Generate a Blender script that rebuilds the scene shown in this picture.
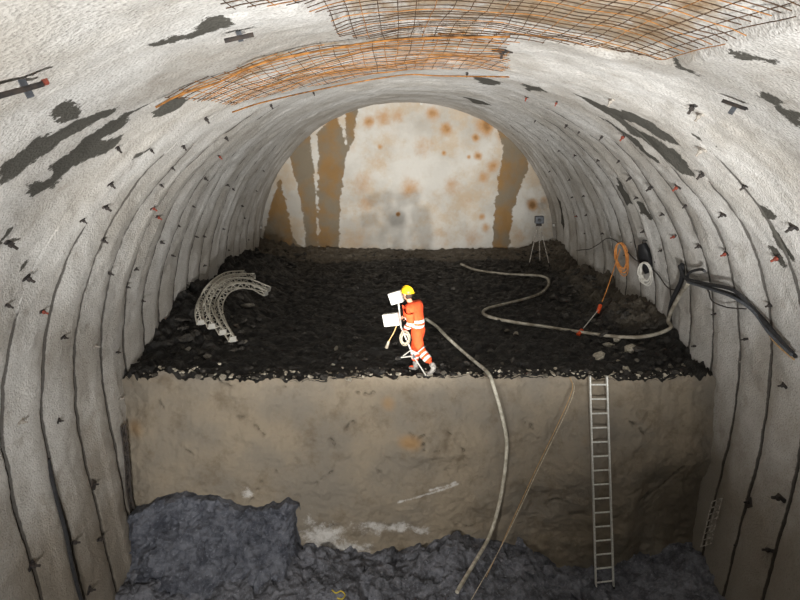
import bpy, bmesh, math, random
import numpy as np
from mathutils import Vector, Matrix

random.seed(7); rng = np.random.default_rng(7)
scene = bpy.context.scene
C = scene.collection
for o in list(bpy.data.objects): bpy.data.objects.remove(o)

# ------------------------------------------------------------------ camera
BZ = 4.3                                   # level of the upper bench above the lower floor
CAM = Vector((-0.47, 0.0, BZ + 4.7))
F = 640.0
PITCH = math.atan(170 / 640); YAW = math.atan(4 / 640)
cam_d = bpy.data.cameras.new('camera'); cam = bpy.data.objects.new('camera', cam_d); C.objects.link(cam)
cam_d.sensor_width = 36; cam_d.lens = F / 800 * 36; cam_d.clip_end = 200; cam_d.clip_start = .05
cam.location = CAM; cam.rotation_euler = (math.pi / 2 - PITCH, 0, -YAW)
scene.camera = cam

# ------------------------------------------------------------------ world, exposure, lamps
w = bpy.data.worlds.new('world'); scene.world = w; w.use_nodes = True
w.node_tree.nodes['Background'].inputs[0].default_value = (1.0, .97, .92, 1)
w.node_tree.nodes['Background'].inputs[1].default_value = 0.05
vs = scene.view_settings
vs.view_transform = 'Standard'; vs.look = 'None'; vs.gamma = 1; vs.use_curve_mapping = False
vs.exposure = 0.15

def spot(name, loc, target, energy, cone, blend, radius, col=(1, .95, .86)):
    d = bpy.data.lights.new(name, 'SPOT'); o = bpy.data.objects.new(name, d); C.objects.link(o)
    d.energy = energy; d.spot_size = math.radians(cone); d.spot_blend = blend; d.shadow_soft_size = radius; d.color = col
    o.location = loc
    o.rotation_euler = (Vector(target) - Vector(loc)).to_track_quat('-Z', 'Y').to_euler()
    return o
# two machine headlights a little below and ahead of the camera platform: they throw the worker's twin shadows
spot('headlight', (0.26, 0.2, BZ + 1.22), (0.0, 25.6, BZ + 4.2), 9200, 29.5, 1, .11, (1, .97, .92))
spot('headlight', (-0.70, 0.2, BZ + 1.22), (0.0, 25.6, BZ + 4.2), 9200, 29.5, 1, .11, (1, .97, .92))
# flood lamps below the platform, turned up at the crown
spot('flood_lamp', (-1.8, -0.6, BZ + 0.2), (-3.2, 9.5, BZ + 5.4), 3400, 100, .9, .2, (1, .99, .97))
spot('flood_lamp', (1.8, -0.6, BZ + 0.2), (3.0, 9.0, BZ + 6.2), 3900, 88, .9, .2, (1, .99, .97))
# two unseen low spots added to brighten the vault beyond, grazing the muck
spot('vault_fill', (-3.0, 4.6, BZ + 0.3), (-1.5, 17, BZ + 6.8), 1800, 76, .9, .15, (1, .985, .95))
spot('vault_fill', (3.0, 4.6, BZ + 0.3), (1.5, 17, BZ + 6.8), 1800, 76, .9, .15, (1, .985, .95))
# unseen spots added as fill for the bench face and the stones on top
spot('bench_fill', (-3.2, 1.2, BZ - 0.6), (-2.5, 11.6, 1.5), 1600, 59, .8, .15, (1, .96, .9))  # cone edge stands in for the shadow at the right-hand end
spot('bench_top_fill', (-0.6, -1.5, BZ + 5.0), (0.3, 14, BZ + 0.6), 420, 70, .9, .2, (1, .97, .92))

# ------------------------------------------------------------------ numeric helpers
def ray(u, v):
    d = Vector((u - 400, F * math.cos(PITCH) + (300 - v) * math.sin(PITCH), -F * math.sin(PITCH) + (300 - v) * math.cos(PITCH)))
    d.rotate(Matrix.Rotation(-YAW, 3, 'Z'))
    return d / d.y
def at_y(u, v, Y): return CAM + ray(u, v) * Y
def at_z(u, v, z):
    d = ray(u, v); return CAM + d * ((z - CAM.z) / d.z)

def _hash(ix, iy, iz, seed):
    h = (ix.astype(np.int64) * 374761393 + iy.astype(np.int64) * 668265263 + iz.astype(np.int64) * 2147483647 + seed * 1274126177) & 0xffffffff
    h = ((h ^ (h >> 13)) * 1274126177) & 0xffffffff
    h = (h ^ (h >> 16)) & 0xffffffff
    h = (h * 2246822519) & 0xffffffff
    return ((h ^ (h >> 15)) & 0xffff) / 65535.0
def vnoise(x, y, z=0.0, seed=0):
    x, y, z = np.broadcast_arrays(np.asarray(x, float), np.asarray(y, float), np.asarray(z, float))
    ix, iy, iz = np.floor(x), np.floor(y), np.floor(z)
    fx, fy, fz = x - ix, y - iy, z - iz
    fx, fy, fz = [t * t * t * (t * (t * 6 - 15) + 10) for t in (fx, fy, fz)]
    r = 0
    for dx in (0, 1):
        for dy in (0, 1):
            for dz in (0, 1):
                wgt = (fx if dx else 1 - fx) * (fy if dy else 1 - fy) * (fz if dz else 1 - fz)
                r = r + wgt * _hash(ix + dx, iy + dy, iz + dz, seed)
    return r * 2 - 1
def fbm(x, y, z=0.0, seed=0, octv=4, gain=.5):
    r = 0; a = 1.0; f = 1.0
    for k in range(octv):
        r = r + a * vnoise(x * f + 13.7 * k, y * f + 7.1 * k, np.asarray(z) * f, seed + k); a *= gain; f *= 2.03
    return r
def facet(x, y, seed=0, tilt=.8):
    """angular broken-rock relief: every jittered cell is a tilted plane"""
    ix, iy = np.floor(x), np.floor(y); best = np.full(np.shape(x), 1e9); val = np.zeros(np.shape(x)); z = np.zeros(np.shape(x))
    for dx in (-1, 0, 1):
        for dy in (-1, 0, 1):
            cx, cy = ix + dx, iy + dy
            px = cx + _hash(cx, cy, z, seed); py = cy + _hash(cx, cy, z, seed + 1)
            d = (x - px) ** 2 + (y - py) ** 2
            h = _hash(cx, cy, z, seed + 2) - .5 + tilt * ((_hash(cx, cy, z, seed + 3) - .5) * 2 * (x - px) + (_hash(cx, cy, z, seed + 4) - .5) * 2 * (y - py))
            m = d < best; best = np.where(m, d, best); val = np.where(m, h, val)
    return val
def sstep(a, b, x):
    t = np.clip((np.asarray(x, float) - a) / (b - a), 0, 1); return t * t * (3 - 2 * t)
def poly_sd(px, py, poly):
    """signed distance (negative inside) from points to a polygon"""
    P = np.asarray(poly, float); n = len(P)
    d = np.full(px.shape, 1e9); inside = np.zeros(px.shape, bool)
    for i in range(n):
        a, b = P[i], P[(i + 1) % n]
        e = b - a; wx, wy = px - a[0], py - a[1]
        t = np.clip((wx * e[0] + wy * e[1]) / (e @ e + 1e-12), 0, 1)
        d = np.minimum(d, np.hypot(wx - t * e[0], wy - t * e[1]))
        c = ((a[1] > py) != (b[1] > py)) & (px < (b[0] - a[0]) * (py - a[1]) / (b[1] - a[1] + 1e-12) + a[0])
        inside ^= c
    return np.where(inside, -d, d)
def paint(mask, px, py, poly, soft):
    P = np.asarray(poly, float); m = soft
    sel = (px > P[:, 0].min() - m) & (px < P[:, 0].max() + m) & (py > P[:, 1].min() - m) & (py < P[:, 1].max() + m)
    if sel.any():
        v = np.clip(.5 - poly_sd(px[sel], py[sel], poly) / (2 * soft), 0, 1)
        mask[sel] = np.maximum(mask[sel], v)

# ------------------------------------------------------------------ object helpers
def tag(o, label=None, cat=None, group=None, kind=None):
    if label: o['label'] = label
    if cat: o['category'] = cat
    if group: o['group'] = group
    if kind: o['kind'] = kind
    return o
def link(name, me, mat=None, parent=None):
    o = bpy.data.objects.new(name, me); C.objects.link(o)
    if mat is not None and me is not None and len(me.materials) == 0: me.materials.append(mat)
    if parent is not None: o.parent = parent
    return o
def empty(name, loc=(0, 0, 0), rot=(0, 0, 0)):
    o = bpy.data.objects.new(name, None); C.objects.link(o); o.location = loc; o.rotation_euler = rot
    o.empty_display_size = .2
    return o
def mesh_np(name, verts, faces, smooth=True):
    me = bpy.data.meshes.new(name)
    verts = np.asarray(verts, np.float32).reshape(-1, 3); faces = np.asarray(faces, np.int32)
    k = faces.shape[1]
    me.vertices.add(len(verts)); me.vertices.foreach_set('co', verts.ravel())
    me.loops.add(faces.size); me.loops.foreach_set('vertex_index', faces.ravel())
    me.polygons.add(len(faces)); me.polygons.foreach_set('loop_start', np.arange(0, faces.size, k, dtype=np.int32))
    me.update(calc_edges=True)
    me.polygons.foreach_set('use_smooth', np.full(len(faces), smooth))
    return me
def grid_faces(nr, nc, flip=False):
    i = np.arange(nr * nc).reshape(nr, nc)
    q = np.stack([i[:-1, :-1], i[:-1, 1:], i[1:, 1:], i[1:, :-1]], -1).reshape(-1, 4)
    return q[:, ::-1] if flip else q
def attr(me, name, vals):
    a = me.attributes.new(name, 'FLOAT', 'POINT'); a.data.foreach_set('value', np.asarray(vals, np.float32).ravel())
def catmull(pts, n=8):
    P = [Vector(p) for p in pts]; P = [P[0] * 2 - P[1]] + P + [P[-1] * 2 - P[-2]]
    out = []
    for i in range(1, len(P) - 2):
        for k in range(n):
            t = k / n; a, b, c, d = P[i - 1], P[i], P[i + 1], P[i + 2]
            out.append(.5 * ((2 * b) + (c - a) * t + (2 * a - 5 * b + 4 * c - d) * t * t + (3 * b - a - 3 * c + d) * t ** 3))
    out.append(P[-2]); return out
def tube_data(path, r, sides=8, cap=True):
    path = [Vector(p) for p in path]; n = len(path)
    rs = r if isinstance(r, (list, tuple)) else [r] * n
    tang = []
    for i in range(n):
        t = (path[min(i + 1, n - 1)] - path[max(i - 1, 0)])
        tang.append(t.normalized() if t.length > 1e-9 else Vector((0, 0, 1)))
    up = Vector((0, 0, 1)) if abs(tang[0].z) < .9 else Vector((1, 0, 0))
    nrm = (up - tang[0] * up.dot(tang[0])).normalized()
    V, Fc = [], []
    for i in range(n):
        nrm = (nrm - tang[i] * nrm.dot(tang[i])); nrm = nrm.normalized() if nrm.length > 1e-6 else Vector((1, 0, 0))
        b = tang[i].cross(nrm)
        for k in range(sides):
            a = 2 * math.pi * k / sides
            V.append(path[i] + (nrm * math.cos(a) + b * math.sin(a)) * rs[i])
    for i in range(n - 1):
        for k in range(sides):
            k2 = (k + 1) % sides
            Fc.append((i * sides + k, i * sides + k2, (i + 1) * sides + k2, (i + 1) * sides + k))
    if cap:
        Fc.append(tuple(range(sides - 1, -1, -1))); Fc.append(tuple(range((n - 1) * sides, n * sides)))
    return V, Fc
class MB:
    def __init__(s): s.V = []; s.F = []
    def add(s, V, Fc):
        b = len(s.V); s.V += [Vector(v) for v in V]; s.F += [tuple(i + b for i in f) for f in Fc]; return s
    def tube(s, path, r, sides=8): return s.add(*tube_data(path, r, sides))
    def box(s, c, size, rot=None, bev=0):
        bm = bmesh.new(); bmesh.ops.create_cube(bm, size=1)
        for v in bm.verts: v.co = Vector((v.co.x * size[0], v.co.y * size[1], v.co.z * size[2]))
        if bev: bmesh.ops.bevel(bm, geom=bm.edges[:], offset=bev, segments=2, affect='EDGES', profile=.6)
        M = Matrix.Translation(Vector(c)) @ (rot.to_4x4() if rot is not None else Matrix.Identity(4))
        bm.verts.index_update()
        V = [M @ v.co for v in bm.verts]; Fc = [tuple(v.index for v in f.verts) for f in bm.faces]; bm.free()
        return s.add(V, Fc)
    def ball(s, c, r, seg=12, rings=8, sc=(1, 1, 1), rot=None):
        bm = bmesh.new(); bmesh.ops.create_uvsphere(bm, u_segments=seg, v_segments=rings, radius=r)
        bm.verts.index_update()
        R = rot.to_4x4() if rot is not None else Matrix.Identity(4)
        V = [Vector(c) + R @ Vector((v.co.x * sc[0], v.co.y * sc[1], v.co.z * sc[2])) for v in bm.verts]
        Fc = [tuple(v.index for v in f.verts) for f in bm.faces]; bm.free(); return s.add(V, Fc)
    def build(s, name, mat, parent=None, smooth=False):
        me = bpy.data.meshes.new(name); me.from_pydata([tuple(v) for v in s.V], [], s.F); me.update()
        if smooth:
            me.polygons.foreach_set('use_smooth', np.full(len(me.polygons), True))
            try: me.set_sharp_from_angle(angle=math.radians(50))
            except Exception: pass
        return link(name, me, mat, parent)

# ------------------------------------------------------------------ materials
def srgb(r, g, b):
    f = lambda c: (c / 12.92 if c <= .04045 else ((c + .055) / 1.055) ** 2.4)
    return (f(r / 255), f(g / 255), f(b / 255), 1)
class Nodes:
    def __init__(s, name):
        s.m = bpy.data.materials.new(name); s.m.use_nodes = True; s.t = s.m.node_tree
        s.b = s.t.nodes['Principled BSDF']; s.co = s.t.nodes.new('ShaderNodeTexCoord').outputs['Object']
    def n(s, typ, **kw):
        x = s.t.nodes.new(typ)
        for k, v in kw.items(): setattr(x, k, v)
        return x
    def put(s, sock, v):
        if isinstance(v, bpy.types.NodeSocket): s.t.links.new(v, sock)
        else: sock.default_value = v
    def noise(s, scale, detail=4, rough=.55, vec=None, dist=0):
        x = s.n('ShaderNodeTexNoise'); x.inputs['Scale'].default_value = scale; x.inputs['Detail'].default_value = detail
        x.inputs['Roughness'].default_value = rough; x.inputs['Distortion'].default_value = dist
        s.t.links.new(vec or s.co, x.inputs['Vector']); return x.outputs['Fac']
    def voro(s, scale, feature='F1', out='Distance'):
        x = s.n('ShaderNodeTexVoronoi', feature=feature); x.inputs['Scale'].default_value = scale
        s.t.links.new(s.co, x.inputs['Vector']); return x.outputs[out]
    def attr(s, name): return s.n('ShaderNodeAttribute', attribute_name=name).outputs['Fac']
    def map(s, v, a, b, c=0., d=1., smooth=True):
        x = s.n('ShaderNodeMapRange', interpolation_type='SMOOTHSTEP' if smooth else 'LINEAR')
        s.put(x.inputs[0], v); x.inputs[1].default_value = a; x.inputs[2].default_value = b; x.inputs[3].default_value = c; x.inputs[4].default_value = d
        return x.outputs[0]
    def math(s, op, a, b=0.):
        x = s.n('ShaderNodeMath', operation=op); s.put(x.inputs[0], a); s.put(x.inputs[1], b); return x.outputs[0]
    def mix(s, f, a, b, mode='MIX'):
        x = s.n('ShaderNodeMix', data_type='RGBA', blend_type=mode)
        s.put(x.inputs[0], f); s.put(x.inputs[6], a); s.put(x.inputs[7], b); return x.outputs[2]
    def bump(s, h, strength, dist, prev=None):
        x = s.n('ShaderNodeBump'); x.inputs['Strength'].default_value = strength; x.inputs['Distance'].default_value = dist
        s.put(x.inputs['Height'], h)
        if prev: s.t.links.new(prev, x.inputs['Normal'])
        return x.outputs[0]
    def done(s, col, rough=.85, normal=None, metal=0., spec=.3):
        s.put(s.b.inputs['Base Color'], col); s.put(s.b.inputs['Roughness'], rough); s.put(s.b.inputs['Metallic'], metal)
        s.b.inputs['Specular IOR Level'].default_value = spec
        if normal: s.t.links.new(normal, s.b.inputs['Normal'])
        return s.m
def simple(name, col, col2=None, scale=20, rough=.7, metal=0., bump=.2, bd=.005, spec=.4):
    N = Nodes(name); f = N.noise(scale, 4)
    c = N.mix(N.map(f, .35, .65), col, col2 or tuple(x * .75 for x in col[:3]) + (1,))
    return N.done(c, rough, N.bump(N.noise(scale * 3), bump, bd), metal, spec)

def shotcrete():
    N = Nodes('sprayed_concrete')
    big = N.noise(.5, 5, .6); mid = N.noise(2.3, 6, .65); fine = N.noise(38, 3, .6); grit = N.voro(30)
    c = N.mix(N.map(big, .35, .66), srgb(196, 194, 190), srgb(168, 163, 155))
    c = N.mix(N.map(mid, .52, .75, 0, .55), c, srgb(138, 130, 119))
    c = N.mix(N.map(fine, .5, .7, 0, .5), c, srgb(112, 108, 102))
    pit = N.math('MULTIPLY', N.map(N.voro(16), .10, .26, 1, 0), N.map(N.noise(.8, 3), .45, .62))
    c = N.mix(N.math('MULTIPLY', pit, .55), c, srgb(92, 88, 82))
    mudn = N.math('ADD', N.attr('mud'), N.math('MULTIPLY', N.math('SUBTRACT', N.noise(1.1, 5), .5), .7))
    c = N.mix(N.map(mudn, .2, .8, 0, .8), c, srgb(118, 109, 96))
    rustn = N.math('ADD', N.attr('rust'), N.math('MULTIPLY', N.math('SUBTRACT', N.noise(1.9, 7, .75), .5), 2.6))
    c = N.mix(N.map(rustn, .55, 1.0, 0, .75), c, srgb(150, 128, 98))
    c = N.mix(N.map(rustn, 1.05, 1.35, 0, .75), c, srgb(118, 90, 58))
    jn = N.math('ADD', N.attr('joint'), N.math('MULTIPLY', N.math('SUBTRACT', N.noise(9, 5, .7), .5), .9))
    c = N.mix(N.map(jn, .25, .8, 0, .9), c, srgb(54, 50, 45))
    wetn = N.math('ADD', N.attr('wet'), N.math('MULTIPLY', N.math('SUBTRACT', N.noise(2.6, 7, .75), .5), 1.3))
    wet = N.map(wetn, .47, .53)
    c = N.mix(wet, c, N.mix(fine, srgb(84, 82, 76), srgb(66, 64, 59)))
    h = N.math('ADD', N.math('MULTIPLY', N.noise(30, 3, .6), .6), N.math('MULTIPLY', grit, .5))
    nb = N.bump(h, .8, .022)
    return N.done(c, .88, nb, 0, .2)
def face_wall():
    N = Nodes('tunnel_face_concrete')
    c = N.mix(N.map(N.noise(.45, 5), .4, .65), srgb(184, 181, 174), srgb(162, 157, 148))
    c = N.mix(N.map(N.noise(.8, 6, .7), .42, .66, 0, .6), c, srgb(166, 144, 114))
    r = N.math('ADD', N.attr('rust'), N.math('MULTIPLY', N.math('SUBTRACT', N.noise(2.5, 6, .7), .5), .9))
    c = N.mix(N.map(r, .2, 1.0, 0, .85), c, srgb(160, 118, 68))
    c = N.mix(N.map(r, .8, 1.2, 0, .75), c, srgb(112, 78, 42))
    wn = N.math('ADD', N.attr('wet'), N.math('MULTIPLY', N.math('SUBTRACT', N.noise(2.4, 7, .75), .5), 1.0))
    wc = N.mix(N.map(N.noise(.9, 4), .4, .65), srgb(112, 102, 86), srgb(126, 98, 62))
    c = N.mix(N.map(wn, .45, .55), c, wc)
    return N.done(c, .85, N.bump(N.noise(5, 6, .6), .5, .06), 0, .25)
def bench_face_mat():
    N = Nodes('bench_face_concrete')
    c = N.mix(N.map(N.noise(.7, 5), .35, .65), srgb(142, 131, 114), srgb(126, 119, 108))
    c = N.mix(N.map(N.noise(1.7, 6, .7), .48, .72, 0, .7), c, srgb(104, 92, 76))
    c = N.mix(N.map(N.attr('rust'), .2, 1, 0, .55), c, srgb(160, 118, 60))
    sn = N.math('ADD', N.attr('salt'), N.math('MULTIPLY', N.math('SUBTRACT', N.noise(7, 6, .75), .5), 1.6))
    c = N.mix(N.map(sn, .42, .95, 0, .85), c, srgb(205, 203, 200))
    c = N.mix(N.map(N.attr('crack'), .3, 1, 0, .6), c, srgb(66, 60, 52))
    c = N.mix(N.map(N.attr('damp_shade'), .2, .8, 0, .8), c, srgb(84, 78, 68))  # darkens the right end of the face where shadow lies
    nb = N.bump(N.noise(12, 6, .7), .85, .045)
    return N.done(c, .9, nb, 0, .2)
def muck_mat():
    N = Nodes('wet_black_muck')
    c = N.mix(N.map(N.noise(6, 6, .7), .4, .7), srgb(30, 29, 28), srgb(54, 51, 47))
    c = N.mix(N.map(N.attr('dry'), .2, .8, 0, .85), c, srgb(104, 96, 84))
    c = N.mix(N.map(N.noise(22, 3), .68, .8, 0, .5), c, srgb(110, 104, 94))
    nb = N.bump(N.noise(9, 6, .7), 1, .08)
    return N.done(c, N.map(N.noise(4, 4), .4, .7, .45, .85), nb, 0, .35)
def rock_mat(name, a, b, sc=3.0):
    N = Nodes(name)
    c = N.mix(N.map(N.noise(sc, 6, .7), .35, .65), a, b)
    c = N.mix(N.map(N.noise(sc * 6, 4), .55, .75, 0, .5), c, tuple(min(1, x * 1.9) for x in b[:3]) + (1,))
    h = N.math('ADD', N.math('MULTIPLY', N.noise(sc * 4, 6, .7), .6), N.math('MULTIPLY', N.voro(sc * 3), .6))
    return N.done(c, .8, N.bump(h, .9, .07), 0, .3)
M_SHOT = shotcrete(); M_FACE = face_wall(); M_BENCH = bench_face_mat(); M_MUCK = muck_mat()
M_ROCK = rock_mat('blue_grey_rock', srgb(64, 67, 76), srgb(106, 109, 118), 3.4)
M_GROUND = rock_mat('dark_rubble_ground', srgb(70, 71, 76), srgb(118, 120, 128), 3.2)
M_STONE_L = rock_mat('pale_stone', srgb(226, 218, 200), srgb(176, 168, 150), 7)
M_STONE_D = rock_mat('dark_stone', srgb(52, 50, 48), srgb(80, 76, 70), 7)
M_STONE_M = rock_mat('mid_grey_stone', srgb(150, 143, 130), srgb(104, 99, 90), 7)
M_ALU = simple('brushed_aluminium', srgb(222, 222, 216), srgb(196, 196, 190), 30, .45, .15)
M_GALV = simple('galvanised_bar', srgb(214, 210, 198), srgb(184, 178, 164), 30, .5, .1)
M_RUST = simple('rusted_wire', srgb(172, 120, 66), srgb(120, 82, 48), 9, .9, 0, .2, .005, .1)
M_RUSTD = simple('dark_rusted_wire', srgb(88, 66, 48), srgb(64, 52, 42), 9, .9, 0, .2, .005, .1)
M_IRON = simple('dark_steel', srgb(48, 46, 46), srgb(70, 62, 56), 14, .7, .2)
M_RED = simple('red_oxide_steel', srgb(142, 66, 50), srgb(96, 52, 42), 18, .75)
M_PALE = simple('concrete_splashed_steel', srgb(172, 166, 156), srgb(120, 112, 104), 16, .85)
M_BLACK = simple('black_rubber', srgb(34, 34, 36), srgb(48, 48, 50), 20, .6)
M_HOSE = simple('dusty_white_hose', srgb(204, 200, 186), srgb(160, 154, 138), 8, .7)
M_HOSE2 = simple('muddy_grey_hose', srgb(170, 164, 150), srgb(120, 112, 98), 5, .75)
M_WIRE_W = simple('white_cable', srgb(206, 204, 196), srgb(180, 176, 166), 12, .6)
M_ORANGE = simple('orange_cable', srgb(206, 140, 74), srgb(178, 112, 52), 12, .6)
M_PLUG = simple('orange_red_plastic', srgb(220, 84, 36), srgb(190, 70, 34), 30, .5)
M_HIVIS = simple('orange_workwear', srgb(232, 82, 34), srgb(212, 70, 30), 14, .85, 0, .3, .01)
M_BAND = simple('silver_reflective_tape', srgb(208, 206, 198), srgb(188, 186, 180), 30, .5)
M_SKIN = simple('skin', srgb(206, 150, 120), srgb(190, 132, 104), 30, .6)
M_HELM = simple('yellow_helmet', srgb(238, 196, 30), srgb(222, 178, 24), 20, .35)
M_BOOT = simple('grey_rubber_boot', srgb(150, 146, 140), srgb(96, 92, 88), 20, .7)
M_HAIR = simple('dark_hair', srgb(50, 38, 30), None, 40, .8)
M_LAMPW = simple('white_enamel', srgb(180, 178, 170), srgb(168, 166, 158), 20, .5)
M_GLASS = simple('lamp_lens', srgb(210, 212, 210), srgb(190, 192, 192), 40, .15, 0, .05)
M_TAN = simple('tan_rubber', srgb(196, 160, 110), srgb(168, 134, 90), 20, .7)
M_DARK = simple('black_plastic', srgb(40, 40, 42), None, 20, .5)
M_GREYB = simple('grey_blue_case', srgb(84, 88, 94), srgb(66, 68, 72), 20, .55)
M_ROPE = simple('pale_rope', srgb(186, 176, 156), srgb(150, 140, 120), 30, .9)
M_YELL = simple('yellow_cord', srgb(200, 180, 60), None, 20, .7)

# ------------------------------------------------------------------ the vault
RX, RZ, EXP = 5.96, 5.74, 2.10
YB = 25.6; YF = 11.75; PITCH_RIB = 1.0; YG = 11.19
def profile():
    P = []
    for d in np.linspace(4.7, 0, 60)[:-1]: P.append((-(RX - .30 * (d / 4.3) ** 1.5), BZ - d))
    for t in np.linspace(0, math.pi, 700):
        c, s = math.cos(t), math.sin(t)
        P.append((-math.copysign(abs(c) ** (2 / EXP), c) * RX, BZ + abs(s) ** (2 / EXP) * RZ))
    for d in np.linspace(0, 4.7, 60)[1:]: P.append(((RX - .30 * (d / 4.3) ** 1.5), BZ - d))
    return np.array(P)
PR = profile()
PS = np.concatenate([[0], np.cumsum(np.hypot(*np.diff(PR, axis=0).T))]); SL = PS[-1]; SC = SL / 2
tx = np.gradient(PR[:, 0], PS); tz = np.gradient(PR[:, 1], PS)
def prof_at(s):
    x = np.interp(s, PS, PR[:, 0]); z = np.interp(s, PS, PR[:, 1])
    a = np.interp(s, PS, tx); b = np.interp(s, PS, tz); l = np.hypot(a, b)
    return x, z, b / l, -a / l          # inward normal for a left-to-right walk over the top
def px_vault(u, v):
    """where the view ray through a pixel meets the smooth vault: (s, Y)"""
    d = ray(u, v)
    def inside(t):
        p = CAM + d * t; zz = p.z - BZ
        if zz >= 0: return (abs(p.x) / RX) ** EXP + (zz / RZ) ** EXP < 1
        return abs(p.x) < RX - .30 * (min(-zz, 4.7) / 4.3) ** 1.5
    lo, hi = 0.5, 60
    for _ in range(48):
        m = (lo + hi) / 2
        if inside(m): lo = m
        else: hi = m
    p = CAM + d * lo
    i = np.argmin((PR[:, 0] - p.x) ** 2 + (PR[:, 1] - p.z) ** 2)
    return float(PS[i]), float(p.y)
def vpoly(pts): return [px_vault(*p) for p in pts]

WET_SHADE = [
 [(0,186),(0,165),(30,145),(34,137),(54,135),(78,120),(115,106),(118,109),(91,123),(68,135),(51,150),(27,165),(10,179)],
 [(24,194),(25,184),(51,176),(51,162),(68,150),(84,135),(111,116),(152,101),(128,115),(123,127),(101,138),(123,135),(111,149),(68,169),(54,186),(37,196)],
 [(150,116),(159,106),(176,96),(192,96),(179,108),(159,116)],
 [(51,115),(61,106),(73,103),(83,110),(78,116),(61,123)],
 [(137,44),(149,41),(189,32),(203,20),(219,16),(233,22),(203,34),(169,42),(149,46)],
 [(128,159),(135,152),(149,146),(149,150),(137,156)],
 [(17,273),(18,265),(30,256),(28,263),(20,273)], [(0,242),(10,229),(8,235),(0,250)],
 [(571,93),(585,97),(610,106),(631,111),(655,125),(683,146),(662,139),(634,121),(624,120),(634,128),(655,135),(680,153),(699,177),(687,172),(662,153),(634,134),(610,116),(585,102)],
 [(585,113),(606,120),(638,139),(664,163),(652,156),(634,141),(610,123)],
 [(684,130),(697,133),(715,145),(704,142)],
 [(759,205),(767,205),(778,216),(776,223),(764,216)],
 [(769,225),(781,239),(799,261),(797,265),(781,251),(771,233)],
 [(755,95),(767,94),(781,102),(778,106),(764,103)],
 [(773,109),(800,113),(800,130),(785,118)],
 [(617,177),(624,188),(636,209),(627,202),(619,188)],
 [(638,198),(645,202),(654,218),(645,212)],
 [(557,195),(561,202),(565,226),(565,233),(561,223)],
 [(730,50),(752,53),(784,64),(776,65),(740,57)],
 [(664,58),(680,68),(708,80),(700,80),(676,70)],  # shadow gap under the mesh lip, painted in as a dark patch
 [(520,85),(540,87),(550,93),(528,91)],
 [(472,77),(500,82),(502,86),(482,85)],
 [(460,96),(495,106),(475,103)], [(768,246),(774,247),(788,268),(783,270)],  # second patch: dark hollow at the red stub, put in as colour
]
NEAR_MESH = [(188,-60),(190,-2),(215,8),(250,3),(300,3),(325,24),(345,34),(395,42),(450,41),(510,40),(560,44),(610,50),(668,62),(700,51),(740,36),(800,13),(850,-20),(850,-60)]
RECESS = [(300,-60),(310,3),(345,22),(395,36),(450,38),(510,37),(560,43),(610,55),(668,64),(700,51),(740,36),(800,13),(850,-20),(850,-60)]
BAND_MESH = [(150,97),(175,84),(200,74),(260,54),(330,41),(400,34),(510,31),(512,70),(480,68),(400,70),(330,80),(270,92),(225,106),(190,98)]
P_NEAR, P_REC, P_BAND = vpoly(NEAR_MESH), vpoly(RECESS), vpoly(BAND_MESH)

def vault_disp(S, Y, joint=False):
    """inward relief of the sprayed lining: rounded bays between steel ribs, deep slits where they meet"""
    wob = .035 * fbm(S * .5, Y * .12, 0, 5, 3)
    u = (Y - YG + wob) / PITCH_RIB
    f = u - np.floor(u)
    k = np.floor(u + .5)
    side = np.abs(S - SC) / (SL / 2)
    low = sstep(.12, .48, side)
    far = sstep(7.5, 12.5, Y)
    amp = (.012 + .060 * low) * (.18 + .82 * np.maximum(far, sstep(.45, .75, side)))
    amp = amp * (.75 + .35 * vnoise(S * .25, k * 2.3, 0, 9))
    bay = np.sin(np.pi * f ** 1.5)
    slit = np.exp(-((np.minimum(f, 1 - f)) / .019) ** 2)
    gate = sstep(-.45, .35, vnoise(S * .45, k * 3.7, 0, 17) + (low - .5) * 1.4 + (far - .5) * .6)
    q = np.maximum(low * far, sstep(.42, .72, side))
    d = amp * bay * 1.15 - slit * gate * .13 * q
    d = d + .030 * fbm(S * .7, Y * .7, 0, 21, 3) + .012 * fbm(S * 3.1, Y * 3.1, 0, 31, 3)
    d = d + .005 * fbm(S * 9, Y * 9, 0, 41, 2)
    return (d, np.exp(-((np.where(f > .5, f - 1, f) - .026) / .034) ** 2) * sstep(.03, .22, gate * q)) if joint else d
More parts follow.
